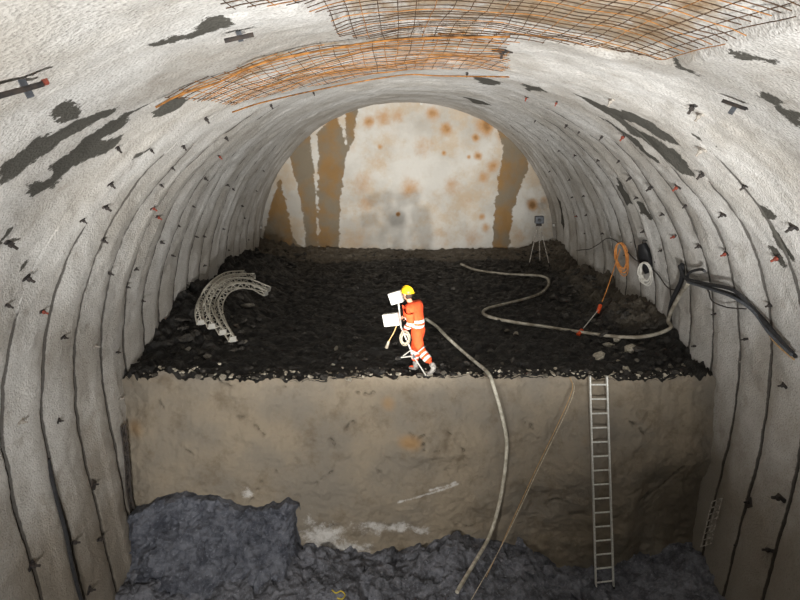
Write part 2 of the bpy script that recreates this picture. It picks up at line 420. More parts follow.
def build_vault():
    ys = list(np.linspace(-9, 2.6, 24))
    base = []
    y = 2.7
    # rows follow the bays: dense at the slits
    fr = np.array([0, .015, .03, .05, .08, .12, .17, .23, .29, .35, .41, .47, .53, .59, .65, .71, .77, .83, .88, .92, .95, .97, .985])
    k0 = math.floor((2.7 - YG) / PITCH_RIB); k1 = math.ceil((YB + .4 - YG) / PITCH_RIB)
    for k in range(k0, k1 + 1):
        for f in fr: base.append(YG + (k + f) * PITCH_RIB)
    ys = np.array(ys + [b for b in base if 2.65 < b < YB + .35])
    ss = np.linspace(0, SL, 560)
    S, Y = np.meshgrid(ss, ys)
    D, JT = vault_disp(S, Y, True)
    rec = np.zeros(S.shape); paint(rec, S, Y, P_REC, .10)
    D = D - .13 * rec
    x, z, nx, nz = prof_at(ss)
    X = x[None] + nx[None] * D; Z = z[None] + nz[None] * D
    V = np.stack([X, Y, Z], -1)
    # smooth normals over the whole vault so that its three pieces meet without a seam
    dS = np.gradient(V, axis=1); dY = np.gradient(V, axis=0)
    Nn = np.cross(dS, dY); Nn /= np.linalg.norm(Nn, axis=-1, keepdims=True) + 1e-12
    inward = np.stack([np.broadcast_to(nx, S.shape), np.zeros(S.shape), np.broadcast_to(nz, S.shape)], -1)
    Nn *= np.sign((Nn * inward).sum(-1, keepdims=True))
    wet = np.zeros(S.shape); rust = np.zeros(S.shape)
    for p in WET_SHADE: paint(wet, S, Y, vpoly(p), .2)
    nr = np.zeros(S.shape); paint(nr, S, Y, P_REC, .35); rust = np.maximum(rust, nr * 1.0)
    bd = np.zeros(S.shape); paint(bd, S, Y, P_BAND, .3); rust = np.maximum(rust, bd * .7)
    # rust runs down from the mesh ends and a few bolts
    mud = sstep(.50, .95, np.abs(S - SC) / (SL / 2)) * .9
    cut1, cut2 = np.searchsorted(ss, SC - 4.4), np.searchsorted(ss, SC + 4.4)
    for name, a, b in (('wall_left', 0, cut1), ('ceiling', cut1, cut2), ('wall_right', cut2, len(ss) - 1)):
        sub = V[:, a:b + 1]; nr_, nc_ = sub.shape[:2]
        fc = grid_faces(nr_, nc_, flip=True)
        me = mesh_np(name, sub, fc)
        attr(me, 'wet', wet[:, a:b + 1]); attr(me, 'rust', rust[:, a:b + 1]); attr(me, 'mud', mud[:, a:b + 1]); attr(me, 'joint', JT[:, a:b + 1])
        me.normals_split_custom_set_from_vertices(Nn[:, a:b + 1].reshape(-1, 3).tolist())
        o = link(name, me, M_SHOT); tag(o, kind='structure')
        o['label'] = {'wall_left': 'ribbed pale grey sprayed concrete wall along the left side of the tunnel',
                      'wall_right': 'ribbed pale grey sprayed concrete wall along the right side of the tunnel',
                      'ceiling': 'pale sprayed concrete crown of the tunnel vault with dark wet patches'}[name]
build_vault()
def vault_pt(s, Y, off=0.0):
    """a point off the real (relieved) vault surface, and the inward normal"""
    x, z, nx, nz = prof_at(np.array([s])); d = float(vault_disp(np.array([s]), np.array([Y]))[0]) + off
    n = Vector((float(nx[0]), 0, float(nz[0])))
    return Vector((float(x[0]), Y, float(z[0]))) + n * d, n
def on_vault(u, v, off=0.0):
    s, Y = px_vault(u, v); return vault_pt(s, Y, off)

# ------------------------------------------------------------------ tunnel face at the back
def build_back():
    xs = np.linspace(-6.3, 6.3, 300); zs = np.linspace(BZ - .3, BZ + 6.2, 170)
    X, Z = np.meshgrid(xs, zs)
    Yv = YB + .10 * fbm(X * .35, Z * .35, 0, 51, 4) + .02 * fbm(X * 2, Z * 2, 0, 52, 3) - .25 * sstep(1.2, 0, Z - BZ)
    me = mesh_np('wall_back', np.stack([X, Yv, Z], -1), grid_faces(*X.shape))
    wet = np.zeros(X.shape); rust = np.zeros(X.shape)
    def wp(pts): return [((p := at_y(u, v, YB)).x, p.z) for u, v in pts]
    for poly in ([(262,252),(268,213),(280,179),(285,196),(289,217),(293,237),(308,252)],
                 [(288,150),(310,132),(313,166),(316,192),(316,217),(319,252),(308,252),(302,213),(297,183)],
                 [(316,134),(335,112),(342,132),(346,143),(345,112),(356,106),(355,137),(344,162),(341,200),(339,252),(320,252),(317,192),(319,154)],
                 [(495,118),(503,145),(499,175),(495,209),(492,252),(508,252),(512,217),(518,192),(527,171),(530,155),(512,138),(505,124)]):
        paint(wet, X, Z, wp(poly), .28)
    for u, v, r, a in ((369,122,7,1),(383,118,10,.8),(398,116,9,.7),(433,113,8,1),(446,129,7,1.1),(444,153,3,1),(380,147,3,1),(476,138,5,1.1),(478,156,5,1.1),(469,157,2.5,1),
                    (486,126,11,1.1),(493,166,8,.9),(484,177,7,.8),(452,186,12,.65),(533,205,7,1.1),(410,188,13,.75),(363,183,13,.65),(423,147,14,.55),(367,205,12,.6),
                    (482,217,4,.9),(486,228,6,.8),(472,237,13,.6),(380,165,16,.4),(420,240,30,.35),(360,240,25,.4),(440,240,20,.4),(330,125,10,.8),(505,135,10,.9),(398,214,2.5,1.5),  # strongest small spot is a dark hole put in as colour
                    (350,150,10,.4),(465,200,12,.4),(520,235,10,.5),(395,140,20,.3),(545,200,6,.6)):
        p = at_y(u, v, YB); R = r / 25.0
        rust = np.maximum(rust, a * np.exp(-(((X - p.x) ** 2 + (Z - p.z) ** 2) / (R * R))))
    attr(me, 'wet', wet); attr(me, 'rust', rust)
    o = link('wall_back', me, M_FACE); tag(o, kind='structure'); o['label'] = 'pale tunnel face with rust spots and brown wet streaks'
build_back()

# ------------------------------------------------------------------ bench top, bench face, lower floor
def edge_y(x): return YF + .18 * sstep(5.3, 6.0, np.abs(x)) + .06 * fbm(np.asarray(x) * 1.3, np.asarray(x) * 0 + 3.3, 0, 61, 4)
def floor_h(x, Y, fine=True):
    x = np.asarray(x, float); Y = np.asarray(Y, float)
    h = BZ - .02 + .06 * fbm(x * .6, Y * .6, 0, 71, 3)
    back = sstep(11.9, 13.5, Y)
    lft = sstep(-3.5, -5.7, x); h = h + lft * back * (.50 + .22 * vnoise(Y * .55, 0 * Y + 1.1, 0, 73)) * sstep(11.7, 15, Y) * (1 - .6 * sstep(20, 25, Y))
    rgt = sstep(4.0, 5.9, x); h = h + rgt * back * (.34 + .15 * vnoise(Y * .7, 0 * Y + 5.1, 0, 74)) * sstep(12.5, 15, Y)
    h = h + .10 * sstep(23.6, 25.3, Y)
    amp = 1.0 + 1.2 * np.maximum(lft, rgt)
    h = h + amp * .045 * np.abs(fbm(x * 2.4, Y * 2.4, 0, 75, 3))
    if fine: h = h + amp * .028 * fbm(x * 8, Y * 8, 0, 76, 2)
    h = h + .035 * (.4 + amp) * facet(x * 4, Y * 3.4, 321) + .03 * facet(x * 9, Y * 8, 325)
    # shelving slabs in the banks
    h = h + .05 * np.maximum(lft, rgt) * np.sign(vnoise(x * 2.2 + Y * .8, Y * 2.9, 0, 77)) * sstep(13, 15, Y)
    return h
def lookup(fn, x0, x1, y0, y1, st):
    gx = np.arange(x0, x1 + st, st); gy = np.arange(y0, y1 + st, st); G_ = fn(*np.meshgrid(gx, gy))
    def get(x, y):
        a = min(max((x - x0) / st, 0), len(gx) - 1.001); b = min(max((y - y0) / st, 0), len(gy) - 1.001); i, j = int(a), int(b); a -= i; b -= j
        return float((G_[j, i] * (1 - a) + G_[j, i + 1] * a) * (1 - b) + (G_[j + 1, i] * (1 - a) + G_[j + 1, i + 1] * a) * b)
    return get
floor_z = lookup(floor_h, -6.3, 6.3, YF - .2, YB + .3, .03)
def on_floor(u, v, lift=0.0):
    z = BZ + .05
    for _ in range(12):
        p = at_z(u, v, z); z = .5 * z + .5 * (floor_z(min(max(p.x, -5.9), 5.9), min(max(p.y, YF), YB)) + lift)
    return at_z(u, v, z)
def build_bench():
    xs = np.linspace(-6.3, 6.3, 300); ts = np.linspace(0, 1, 330) ** 1.15
    X, T = np.meshgrid(xs, ts); E = edge_y(X)
    Y = E + T * (YB + .35 - E)
    Z = floor_h(X, Y); Z = Z - .05 * np.exp(-(Y - E) / .05)
    me = mesh_np('floor', np.stack([X, Y, Z], -1), grid_faces(*X.shape))
    dry = sstep(22.9, 23.7, Y + .35 * fbm(X * 1.2, Y, 0, 81, 3)) * .8 + .65 * sstep(4.3, 5.2, X) * sstep(13, 15, Y) + .2 * sstep(-4.4, -5.4, X)
    attr(me, 'dry', dry)
    o = link('floor', me, M_MUCK); tag(o, kind='structure'); o['label'] = 'black wet muck covering the top of the bench'
build_bench()
CRACKS = [[(238,420),(244,419),(250,424),(257,428),(263,436)],[(311,485),(318,481),(325,475),(333,470),(338,461)],[(345,430),(352,425),(360,424),(365,420)],
          [(374,462),(379,468),(382,474),(387,482)],[(410,432),(418,436),(425,434),(434,440)],[(425,447),(434,453),(440,460),(450,462)],[(430,455),(440,463),(446,468),(463,470)],
          [(445,430),(455,438),(464,450),(466,466)],[(205,383),(220,388),(232,391)],[(268,395),(282,392),(296,400),(306,398)],[(245,446),(251,447)],[(312,390),(318,396),(323,391)],
          [(425,400),(431,398),(436,401)],[(640,500),(655,494),(668,488),(684,470),(690,455)],[(645,505),(650,498),(664,492)],[(275,470),(281,478)],[(420,440),(428,446),(440,450)],[(150,400),(158,408),(161,418)],[(185,450),(195,455),(200,462)],[(350,395),(366,399),(380,396)],[(520,420),(532,428),(540,440)],[(545,500),(556,494),(566,497)],[(455,520),(468,524),(480,520)],[(250,500),(258,490),(262,480)],[(628,420),(640,428),(648,440)],[(330,440),(338,452)]]
def face_xyz(x, z):
    """y of the bench face"""
    q = np.clip((BZ - z) / BZ, 0, 1.1)
    y = edge_y(x) * (1 - q) + YF * q - .42 * q - .10 * np.sin(np.pi * np.clip(q, 0, 1)) * (1 + .6 * vnoise(x * .3, z * .4, 0, 91))
    y = y + .05 * fbm(x * .8, z * .8, 0, 92, 3) * sstep(0, .1, q) + .034 * fbm(x * 2.2, z * 2.8, 0, 93, 4) + .012 * fbm(x * 9, z * 9, 0, 94, 2)
    # a rounded bulge left of the right-hand corner
    y = y - .22 * np.exp(-(((x - 3.3) / .9) ** 2 + ((z - 2.3) / .8) ** 2)) + .22 * sstep(4.2, 4.7, x) * sstep(2.6, 2.0, z)
    y = y - .12 * np.exp(-(((x + .2) / .5) ** 2 + ((z - 3.0) / .45) ** 2))
    return y
def face_y(x, z): return float(face_xyz(np.array([x]), np.array([z]))[0])
def build_face():
    xs = np.linspace(-6.3, 6.3, 520); ts = np.linspace(0, 1, 210)
    X, T = np.meshgrid(xs, ts)
    top = floor_h(X, edge_y(X)) - .02; Z = -.35 + T * (top + .35)
    Y = face_xyz(X, Z)
    crack = np.zeros(X.shape)
    for c in CRACKS:
        W = [((p := at_y(u, v, YF - .25)).x, p.z) for u, v in c]
        for a, b in zip(W[:-1], W[1:]):
            a = np.array(a); b = np.array(b); e = b - a
            t = np.clip(((X - a[0]) * e[0] + (Z - a[1]) * e[1]) / (e @ e), 0, 1)
            d = np.hypot(X - a[0] - t * e[0], Z - a[1] - t * e[1])
            crack = np.maximum(crack, np.exp(-((d + .035 * vnoise(X * 14, Z * 14, 0, 99)) / .016) ** 2) * (.35 + .65 * sstep(-.3, .4, vnoise(X * 5, Z * 5, 0, 98))))
    Y = Y + .07 * crack
    me = mesh_np('wall_bench', np.stack([X, Y, Z], -1), grid_faces(*X.shape))
    def blob(lst):
        m = np.zeros(X.shape)
        for u, v, ru, rv, a in lst:
            p = at_y(u, v, YF - .3); m = np.maximum(m, a * np.exp(-((X - p.x) / (ru / 50)) ** 2 - ((Z - p.z) / (rv / 50)) ** 2))
        return m
    salt = blob([(325,535,32,20,.9),(345,545,40,12,.85),(375,525,35,12,.75),(400,525,25,9,.85),(420,528,14,8,.8),(248,492,10,9,.75),(310,520,10,16,.7),(218,496,14,4,.5)])
    for a, b in (((398,500),(458,482)),((430,487),(456,481))):
        A = at_y(*a, YF - .3); B = at_y(*b, YF - .3); A = np.array((A.x, A.z)); B = np.array((B.x, B.z)); e = B - A
        t = np.clip(((X - A[0]) * e[0] + (Z - A[1]) * e[1]) / (e @ e), 0, 1)
        salt = np.maximum(salt, .8 * np.exp(-(np.hypot(X - A[0] - t * e[0], Z - A[1] - t * e[1]) / .04) ** 2))
    attr(me, 'salt', salt); attr(me, 'crack', crack)
    attr(me, 'rust', blob([(410,441,14,9,1.0),(388,408,10,10,.7),(130,434,12,12,.7),(585,440,8,14,.4),(300,400,30,10,.25)]))
    attr(me, 'damp_shade', blob([(700,520,60,60,.8),(560,545,60,18,.5),(700,420,60,60,.35)]))  # right-end shadow painted dark, with a darker patch low in the middle
    o = link('wall_bench', me, M_BENCH); tag(o, kind='structure'); o['label'] = 'tan sprayed concrete face of the bench below the black muck'
build_face()
def ground_h(x, Y):
    x = np.asarray(x, float); Y = np.asarray(Y, float)
    near = sstep(8.3, 11.2, Y)
    top = np.interp(x, [-6, -2.6, -2.0, -1.2, -.6, .2, .6, 1.2, 1.9, 2.6, 3.5, 4.3, 5.2, 6], [.7, .7, .66, .62, .60, .78, 1.02, .82, .70, .42, .25, .22, .5, .7])
    h = .02 + near * top * (1 + .12 * fbm(x * 2, Y * .3, 0, 101, 3))
    h = h + (.25 + .75 * near) * (.07 * np.abs(fbm(x * 2.1, Y * 2.1, 0, 102, 4)) + .16 * facet(x * 2.2 + .3 * fbm(x, Y, 0, 1, 2), Y * 2.0, 301) + .07 * facet(x * 6, Y * 5, 305) + .02 * fbm(x * 9, Y * 9, 0, 103, 2))
    return h
ground_z = lookup(ground_h, -6, 6, 6, 11.8, .03)
def build_lower():
    xs = np.linspace(-6.3, 6.3, 330); ys = np.concatenate([np.linspace(-9, 6.4, 20), np.linspace(6.5, 11.75, 200)])
    X, Y = np.meshgrid(xs, ys); Z = ground_h(X, Y)
    me = mesh_np('floor_lower', np.stack([X, Y, Z], -1), grid_faces(*X.shape))
    o = link('floor_lower', me, M_GROUND); tag(o, kind='structure'); o['label'] = 'dark blue grey rubble ground at the foot of the bench'
build_lower()
def build_outcrop():
    # bare dark rock standing proud of the left foot of the bench face
    n, mrows = 170, 150
    us = np.linspace(0, 1, n); ts = np.linspace(0, 1, mrows)
    U, T = np.meshgrid(us, ts)
    topx = np.array([100,118,132,150,175,195,212,228,240,262,285,297,302]); topv = np.array([560,540,512,505,500,499,502,509,512,510,506,512,550])
    W = [at_y(a, b, 11.15) for a, b in zip(topx, topv)]
    wx = np.array([p.x for p in W]); wz = np.array([p.z for p in W])
    x = wx[0] + U * (wx[-1] - wx[0])
    top = np.interp(x, wx, wz) + .05 * fbm(x * 5, x * 0, 0, 111, 3)
    # T 0 back lip at the face, then over the edge and down to the ground
    lip = .10
    y = np.where(T < lip, 11.55 - (T / lip) * .38, 11.17 - ((T - lip) / (1 - lip)) ** 1.35 * 1.75)
    z = np.where(T < lip, top - .02 * (1 - T / lip), top * (1 - ((T - lip) / (1 - lip)) ** .85) - .25 * T)
    side = sstep(.93, 1.0, U)
    y = y + side * .75 * sstep(0, .2, T) ; z = z
    fr = fbm(x * 1.6, z * 1.6, y * 1.6, 112, 4); bl = np.abs(fbm(x * 3.3, z * 4.5, y * 2, 113, 3))
    dd = (.12 * fr + .05 * bl + .16 * facet(x * 2.6 + z * .7, z * 2.8 - x * .5, 311) + .08 * facet(x * 7, z * 8, 315)) * sstep(.0, .14, T)
    y = y - dd; z = z + .25 * dd
    x = x + .06 * fbm(z * 3, y * 3, 0, 114, 3) * side
    me = mesh_np('rock_outcrop', np.stack([x, y, z], -1), grid_faces(mrows, n, flip=True))
    # a closed right flank
    o = link('rock_outcrop', me, M_ROCK)
    tag(o, 'broken blue-grey rock outcrop at the left foot of the tan bench face', 'rock')
build_outcrop()

# ------------------------------------------------------------------ rusty mesh under the crown
def in_poly(s, y, P):
    return bool(poly_sd(np.array([s]), np.array([y]), P)[0] < 0)
def mesh_panel(name, P, label, mats, off, step_s, step_y, r, seed, ylim=3.0):
    root_s = sum(p[0] for p in P) / len(P); root_y = sum(p[1] for p in P) / len(P)
    p0, _ = vault_pt(root_s, root_y, .05)
    root = empty(name, p0); tag(root, label, 'steel mesh', 'rusty mesh on the crown')
    inv = Matrix.Translation(-p0)
    smin, smax = min(p[0] for p in P), max(p[0] for p in P); ymin, ymax = max(ylim, min(p[1] for p in P)), max(p[1] for p in P)
    def place(ss, yy):
        x, z, nx, nz = prof_at(ss); rec = np.zeros(ss.shape); paint(rec, ss, yy, P_REC, .10)
        d = .25 * vault_disp(ss, yy) + off + .035 * fbm(ss * .9, yy * .9, 0, seed, 3) - .03 * rec
        return np.stack([x + nx * d, yy, z + nz * d], -1)
    def bars(ss, yy, mat):
        sd = poly_sd(ss, yy, P) < 0
        run = []
        pts = place(ss, yy)
        for k in range(len(ss) + 1):
            if k < len(ss) and sd[k]: run.append(Vector(pts[k]) - p0)
            else:
                if len(run) > 2: MB().tube(run, r, 4).build('wire', mat, root)
                run = []
    k = 0
    for y in np.arange(ymin, ymax, step_y):
        n = max(8, int((smax - smin) / .12)); ss = np.linspace(smin, smax, n)
        bars(ss, np.full(n, y) + .03 * vnoise(ss * .6, np.full(n, y * 3), 0, seed + 3), mats[k % len(mats)]); k += 1
    for s in np.arange(smin, smax, step_s):
        n = max(8, int((ymax - ymin) / .10)); yy = np.linspace(ymin, ymax, n)
        bars(np.full(n, s) + .05 * vnoise(yy * .7, np.full(n, s * 3), 0, seed + 4), yy, mats[k % len(mats)]); k += 1
    return root
mesh_panel('steel_mesh', P_NEAR, 'brown rusty wire mesh sheet hanging across the crown at the top edge', [M_RUSTD, M_RUSTD, M_RUSTD, M_RUST], .045, .15, .13, .0042, 201, 4.2)
mesh_panel('steel_mesh', P_BAND, 'curved orange rusty wire mesh band across the crown left of centre', [M_RUST, M_RUSTD, M_RUST], .05, .15, .17, .0048, 205)
# loose rusty edge bars of the curved band
for pts, lab in (([(150,97),(175,84),(210,71),(262,54),(330,41),(400,34),(512,30)], 'thick rusty bar along the upper rim of the orange mesh band'),
                 ([(228,106),(262,95),(330,82),(400,71),(440,69),(510,69)], 'thick rusty bar along the lower rim of the orange mesh band')):
    path = catmull([on_vault(u, v, .09)[0] for u, v in pts], 8)
    tag(MB().tube(path, .012, 6).build('reinforcing_bar', M_RUST, None, True), lab, 'rebar')

# ------------------------------------------------------------------ steel stubs in the lining
def frame(n, roll=0.0):
    n = n.normalized(); a = Vector((0, 1, 0)); t = (a - n * a.dot(n)).normalized(); b = n.cross(t)
    M = Matrix((t, b, n)).transposed()
    return M @ Matrix.Rotation(roll, 3, 'Z')
def anchor_proto(mat, mplate):
    r = empty('anchor_stub')
    MB().box((0, 0, .004), (.085, .03, .02), None, .004).build('tie_bar', mplate, r)
    MB().tube([(0, 0, -.03), (0, 0, .075)], .011, 6).build('stud', mat, r)
    MB().tube([(0, 0, .02), (0, 0, .04)], .021, 6).build('nut', mat, r)
    return r
PROTO = {}
for key, a, b in (('dark', M_IRON, M_IRON), ('red', M_RED, M_IRON), ('pale', M_PALE, M_PALE)): PROTO[key] = anchor_proto(a, b)
used = set()
ORD = ['leftmost', 'second from left', 'third from left', 'fourth from left', 'fifth from left', 'sixth from left', 'seventh from left', 'eighth from left', 'ninth from left', 'tenth from left', 'eleventh from left', 'twelfth from left', 'thirteenth from left', 'fourteenth from left', 'fifteenth from left']
def zone_labels(items, zone):
    """one label each: what it is, the stretch of the place it is on, and its turn there from the left"""
    zs = {}
    for i, it in enumerate(items): zs.setdefault(zone(it), []).append(i)
    out = [None] * len(items)
    for z, ids in zs.items():
        ids.sort(key=lambda i: items[i][0])
        for k, i in enumerate(ids): out[i] = z if len(ids) == 1 else z + ', ' + ORD[k]
    return out
def place_anchor(u, v, key, size, label, group):
    p, n = on_vault(u, v, 0.0)
    src = PROTO[key]
    if key not in used: used.add(key); r = src
    else:
        r = src.copy(); C.objects.link(r)
        for ch in list(src.children):
            c = ch.copy(); C.objects.link(c); c.parent = r
    r.matrix_world = Matrix.Translation(p) @ frame(n, random.uniform(-.7, .7)).to_4x4() @ Matrix.Diagonal((size, size, size, 1))
    r.location = p; r.rotation_euler = frame(n, random.uniform(-.7, .7)).to_euler(); r.scale = (size * .9,) * 3
    tag(r, label, 'anchor', group)
KW = dict(dark='dark anchor stub', red='red anchor stub', pale='pale concrete-splashed stub')
A_L = [(205,118,'dark',1.5),(224,135,'dark',1.4),(217,154,'red',1.5),(270,102,'dark',1.3),(313,93,'dark',1.2),(204,178,'dark',1.5),(227,185,'dark',1.4),(232,189,'dark',1.3),
                   (150,206,'red',1.6),(156,216,'red',1.6),(159,241,'dark',1.5),(195,236,'dark',1.3),(201,235,'dark',1.3),(108,181,'dark',1.4),(105,207,'dark',1.7),(102,240,'dark',1.5),
                   (107,272,'dark',1.5),(125,286,'dark',1.3),(117,147,'dark',1.3),(170,166,'dark',1.2),(8,243,'dark',2.0),(25,277,'dark',1.9),(182,145,'dark',1.3),(202,265,'dark',1.2),
                   (170,255,'dark',1.3),(240,205,'dark',1.2),(244,218,'dark',1.1),(42,311,'red',1.5),(60,336,'dark',1.4),(92,346,'pale',1.4),(115,352,'dark',1.3),(135,359,'dark',1.3),
                   (175,314,'dark',1.2),(167,331,'dark',1.2),(117,400,'pale',1.5),(20,422,'pale',1.6),(57,421,'dark',1.3),(5,305,'dark',1.4),(140,300,'dark',1.2),(185,285,'dark',1.1),
                   (71,545,'dark',2.0),(28,565,'dark',2.2),(97,541,'dark',1.7),(87,590,'dark',1.9),(220,228,'dark',1.1),(228,250,'dark',1.0),(134,268,'dark',1.2),(160,184,'dark',1.2),
                   (80,218,'dark',1.2),(150,150,'dark',1.1),(255,190,'dark',1.0),(262,170,'dark',1.0),(190,205,'dark',1.1),(176,225,'dark',1.1),(248,240,'dark',.9)]
def z_left(it):
    u, v, k, _ = it
    return KW[k] + ', left wall, ' + ('high' if v < 170 else 'midway up' if v < 270 else 'low') + (' by photo edge' if u < 90 else ' before the girders' if u < 180 else ' near tunnel face')
for it, lab in zip(A_L, zone_labels(A_L, z_left)): place_anchor(*it, lab, it[2] + ' anchor stubs in the left wall')
A_R = [(633,176,'dark',2.0),(654,185,'dark',2.2),(680,185,'red',1.9),(624,135,'red',1.8),(602,136,'dark',1.5),(568,123,'dark',1.4),(557,102,'red',1.4),(527,97,'red',1.4),
                   (576,155,'dark',1.2),(600,159,'dark',1.2),(610,201,'dark',1.5),(647,230,'dark',1.5),(676,236,'red',1.7),(700,246,'dark',1.7),(729,253,'red',1.8),(724,214,'dark',1.6),
                   (704,172,'dark',1.9),(692,107,'dark',1.8),(703,148,'pale',2.0),(699,115,'pale',1.6),(795,225,'dark',2.0),(778,258,'red',2.0),(586,195,'dark',1.2),(578,216,'red',1.2),
                   (571,179,'dark',1.1),(552,170,'dark',1.0),(612,97,'pale',1.7),(467,74,'dark',1.3),(750,339,'dark',1.5),(787,386,'dark',1.7),(740,362,'pale',1.3),(718,314,'dark',1.3),
                   (699,346,'dark',1.3),(769,305,'dark',1.5),(589,214,'dark',1.3),(605,233,'dark',1.2),(573,197,'dark',1.2),(626,255,'dark',1.0),(586,233,'dark',1.0),(594,247,'dark',1.0),
                   (640,196,'dark',1.3),(665,213,'dark',1.3),(664,250,'dark',1.3),(782,497,'dark',2.6),(771,552,'dark',2.2),(548,140,'dark',1.0),(560,150,'dark',1.0),(620,160,'dark',1.2),
                   (580,130,'dark',1.1),(536,120,'dark',1.0),(746,185,'dark',1.4),(688,205,'dark',1.3)]
def z_right(it):
    u, v, k, _ = it
    return KW[k] + ', right wall, ' + ('high' if v < 170 else 'midway up' if v < 270 else 'low') + (' by photo edge' if u > 700 else ' around the coils' if u > 615 else ' near tunnel face')
for it, lab in zip(A_R, zone_labels(A_R, z_right)): place_anchor(*it, lab, it[2] + ' anchor stubs in the right wall')
def socket(u, v, size, roll, label, group=None):
    p, n = on_vault(u, v, .0); r = empty('dark_plate', p, frame(n, roll).to_euler())
    m = MB(); m.box((0, 0, .012), (size, size, .03), None, .006); m.build('plate', M_IRON, r)
    MB().tube([(0, 0, -.03), (0, 0, .11)], .016, 6).build('bolt', M_IRON, r)
    MB().tube([(0, 0, .03), (0, 0, .055)], .032, 6).build('nut', M_IRON, r)
    tag(r, label, 'anchor', group)
socket(751, 503, .17, .7, 'black plate standing in for a box-out, shaded right wall, upper of two')  # raised black plates put in for dark recesses in the walls
socket(737, 545, .17, .4, 'black plate standing in for a box-out, shaded right wall, lower of two')
socket(93, 485, .16, .8, 'black diamond-set plate standing in for a box-out low on the left wall')
socket(502, 50, .2, .78, 'rust-stained diamond plate on the right end of the orange mesh band')
def bracket(pa, pb, stub, off, name, label, red=False, wid=.07):
    a, na = on_vault(*pa, off); b, nb = on_vault(*pb, off); c, ncn = on_vault(*stub, off)
    mid = (a + b) / 2; r = empty(name, mid); d = (b - a); L = d.length; d.normalize()
    n = (na + nb).normalized(); side = n.cross(d).normalized(); n = d.cross(side).normalized()
    R = Matrix((d, side, n)).transposed()
    m = MB(); m.box((0, 0, 0), (L, wid, .012), R); m.box(R @ Vector((0, wid / 2 - .006, .015)), (L, .012, .03), R); m.build('angle_bar', M_IRON, r)
    sp = c - mid
    MB().box(sp - n * (off * .4), (.045, .03, off * 1.2 + .03), R).build('stub', M_GREYB, r)
    if red: MB().box(d * (L / 2 + .02) * (1 if red > 0 else -1), (.04, wid * .7, .035), R).build('end_cap', M_RED, r)
    tag(r, label, 'bracket'); return r
bracket((-14, 84), (33, 68), (18, 78), .09, 'steel_bracket', 'dark steel angle with a red end at the left edge of the photo', red=1, wid=.045)
bracket((222, 32), (251, 25), (238, 31), .06, 'steel_bracket', 'thin dark steel bar with a stub, upper left of the crown', wid=.02)
bracket((725, 96), (750, 104), (735, 107), .07, 'steel_bracket', 'T-shaped grey steel bracket near the upper right corner', wid=.05)

# ------------------------------------------------------------------ aluminium ladder on the bench face
def ladder():
    tl, tr = at_y(589.8, 377, 11.52), at_y(606.8, 377, 11.52)
    bl, br = at_y(596, 590, 10.75), at_y(613.5, 588, 10.75)
    base = (bl + br) / 2; r = empty('ladder', base)
    for a, b in ((tl, bl), (tr, br)):
        d = (a - b).normalized(); x = (tr - tl).normalized(); n = d.cross(x).normalized(); R = Matrix((x, n, d)).transposed()
        st = MB().box((a + b) / 2 - base, (.028, .07, (a - b).length), R, .004).build('stile', M_ALU, r)
        MB().box(a - base + d * .012, (.036, .08, .03), R, .004).build('end_cap', M_LAMPW, st)
        MB().box(b - base + d * .02, (.036, .08, .045), R, .004).build('rubber_foot', M_BLACK, st)
    for k in range(15):
        t = .035 + k * (.93 / 14)
        a, b = tl.lerp(bl, t) - base, tr.lerp(br, t) - base
        MB().tube([a, b], .017, 8).build('rung', M_ALU, r, True)
    tag(r, 'tall aluminium ladder leaning against the tan bench face', 'ladder')
ladder()

# ------------------------------------------------------------------ hoses and cables
def hose(name, pts, r, mat, label, cat, n=8, sides=8, group=None):
    return tag(MB().tube(catmull(pts, n), r, sides).build(name, mat, None, True), label, cat, group)
pts = [on_floor(u, v, .06) for u, v in ((426,319),(436,326),(447,337),(460,349),(474,361),(484,369))]
pts += [at_y(490, 376, 11.66), at_y(494, 388, 11.45), at_y(501, 412, 11.38), at_y(506.5, 440, 11.32), at_y(505, 470, 11.26), at_y(499, 505, 11.15), at_y(490, 535, 10.95), at_y(476, 560, 10.25), at_y(464, 580, 9.65), at_y(457, 592, 9.3)]
hose('hose', pts, .036, M_HOSE, 'long white hose running from the worker over the bench edge to the rubble', 'hose')
pts = [on_floor(u, v, .075) for u, v in ((461,264),(476,270),(505,274),(541,276),(549,283),(541,293),(521,300),(492,307),(483,312),(490,317),(513,322),(547,327),(580,332),(615,336.5),(640,337),(660,333),(671,327))]
wl = [on_vault(u, v, .14)[0] for u, v in ((677,320),(681,309),(688,292),(698,281))]
hose('hose', pts + wl, .042, M_HOSE2, 'muddy grey hose snaking across the black muck to the right wall', 'hose')
def wall_cable(px, r, mat, label, off=.12, group=None, cat='cable', name='cable'):
    return hose(name, [on_vault(u, v, off)[0] for u, v in px], r, mat, label, cat, 6, 6, group)
wall_cable([(688,262),(696,274),(713,280),(739,284),(750,292),(759,306),(779,326),(802,350)], .035, M_BLACK, 'upper thick black cable sagging along the right wall to the photo edge', .16)
wall_cable([(696,278),(716,285),(739,292),(753,300),(767,316),(790,340),(803,356)], .035, M_BLACK, 'lower thick black cable sagging along the right wall to the photo edge', .12)
wall_cable([(700,279),(727,287),(748,295),(763,310),(783,332),(803,352)], .028, M_GREYB, 'blue grey hose between the two thick black cables on the right wall', .19, cat='hose', name='hose')
wall_cable([(694,277),(699,270),(706,267),(713,268)], .03, M_BLACK, 'short black cable loop above the cable bundle on the right wall', .12)
wall_cable([(688,262),(687,278),(680,300),(675,320)], .055, M_BLACK, 'thick black bundle hanging down to the muck on the right wall', .10)
wall_cable([(704,280),(711,290),(720,299),(733,306),(753,307)], .012, M_IRON, 'thin dark wire looping below the black cables', .1)
wall_cable([(757,309),(766,321),(776,333),(787,346),(800,358)], .014, M_TAN, 'thin brown wire hanging under the black cable bundle', .1)
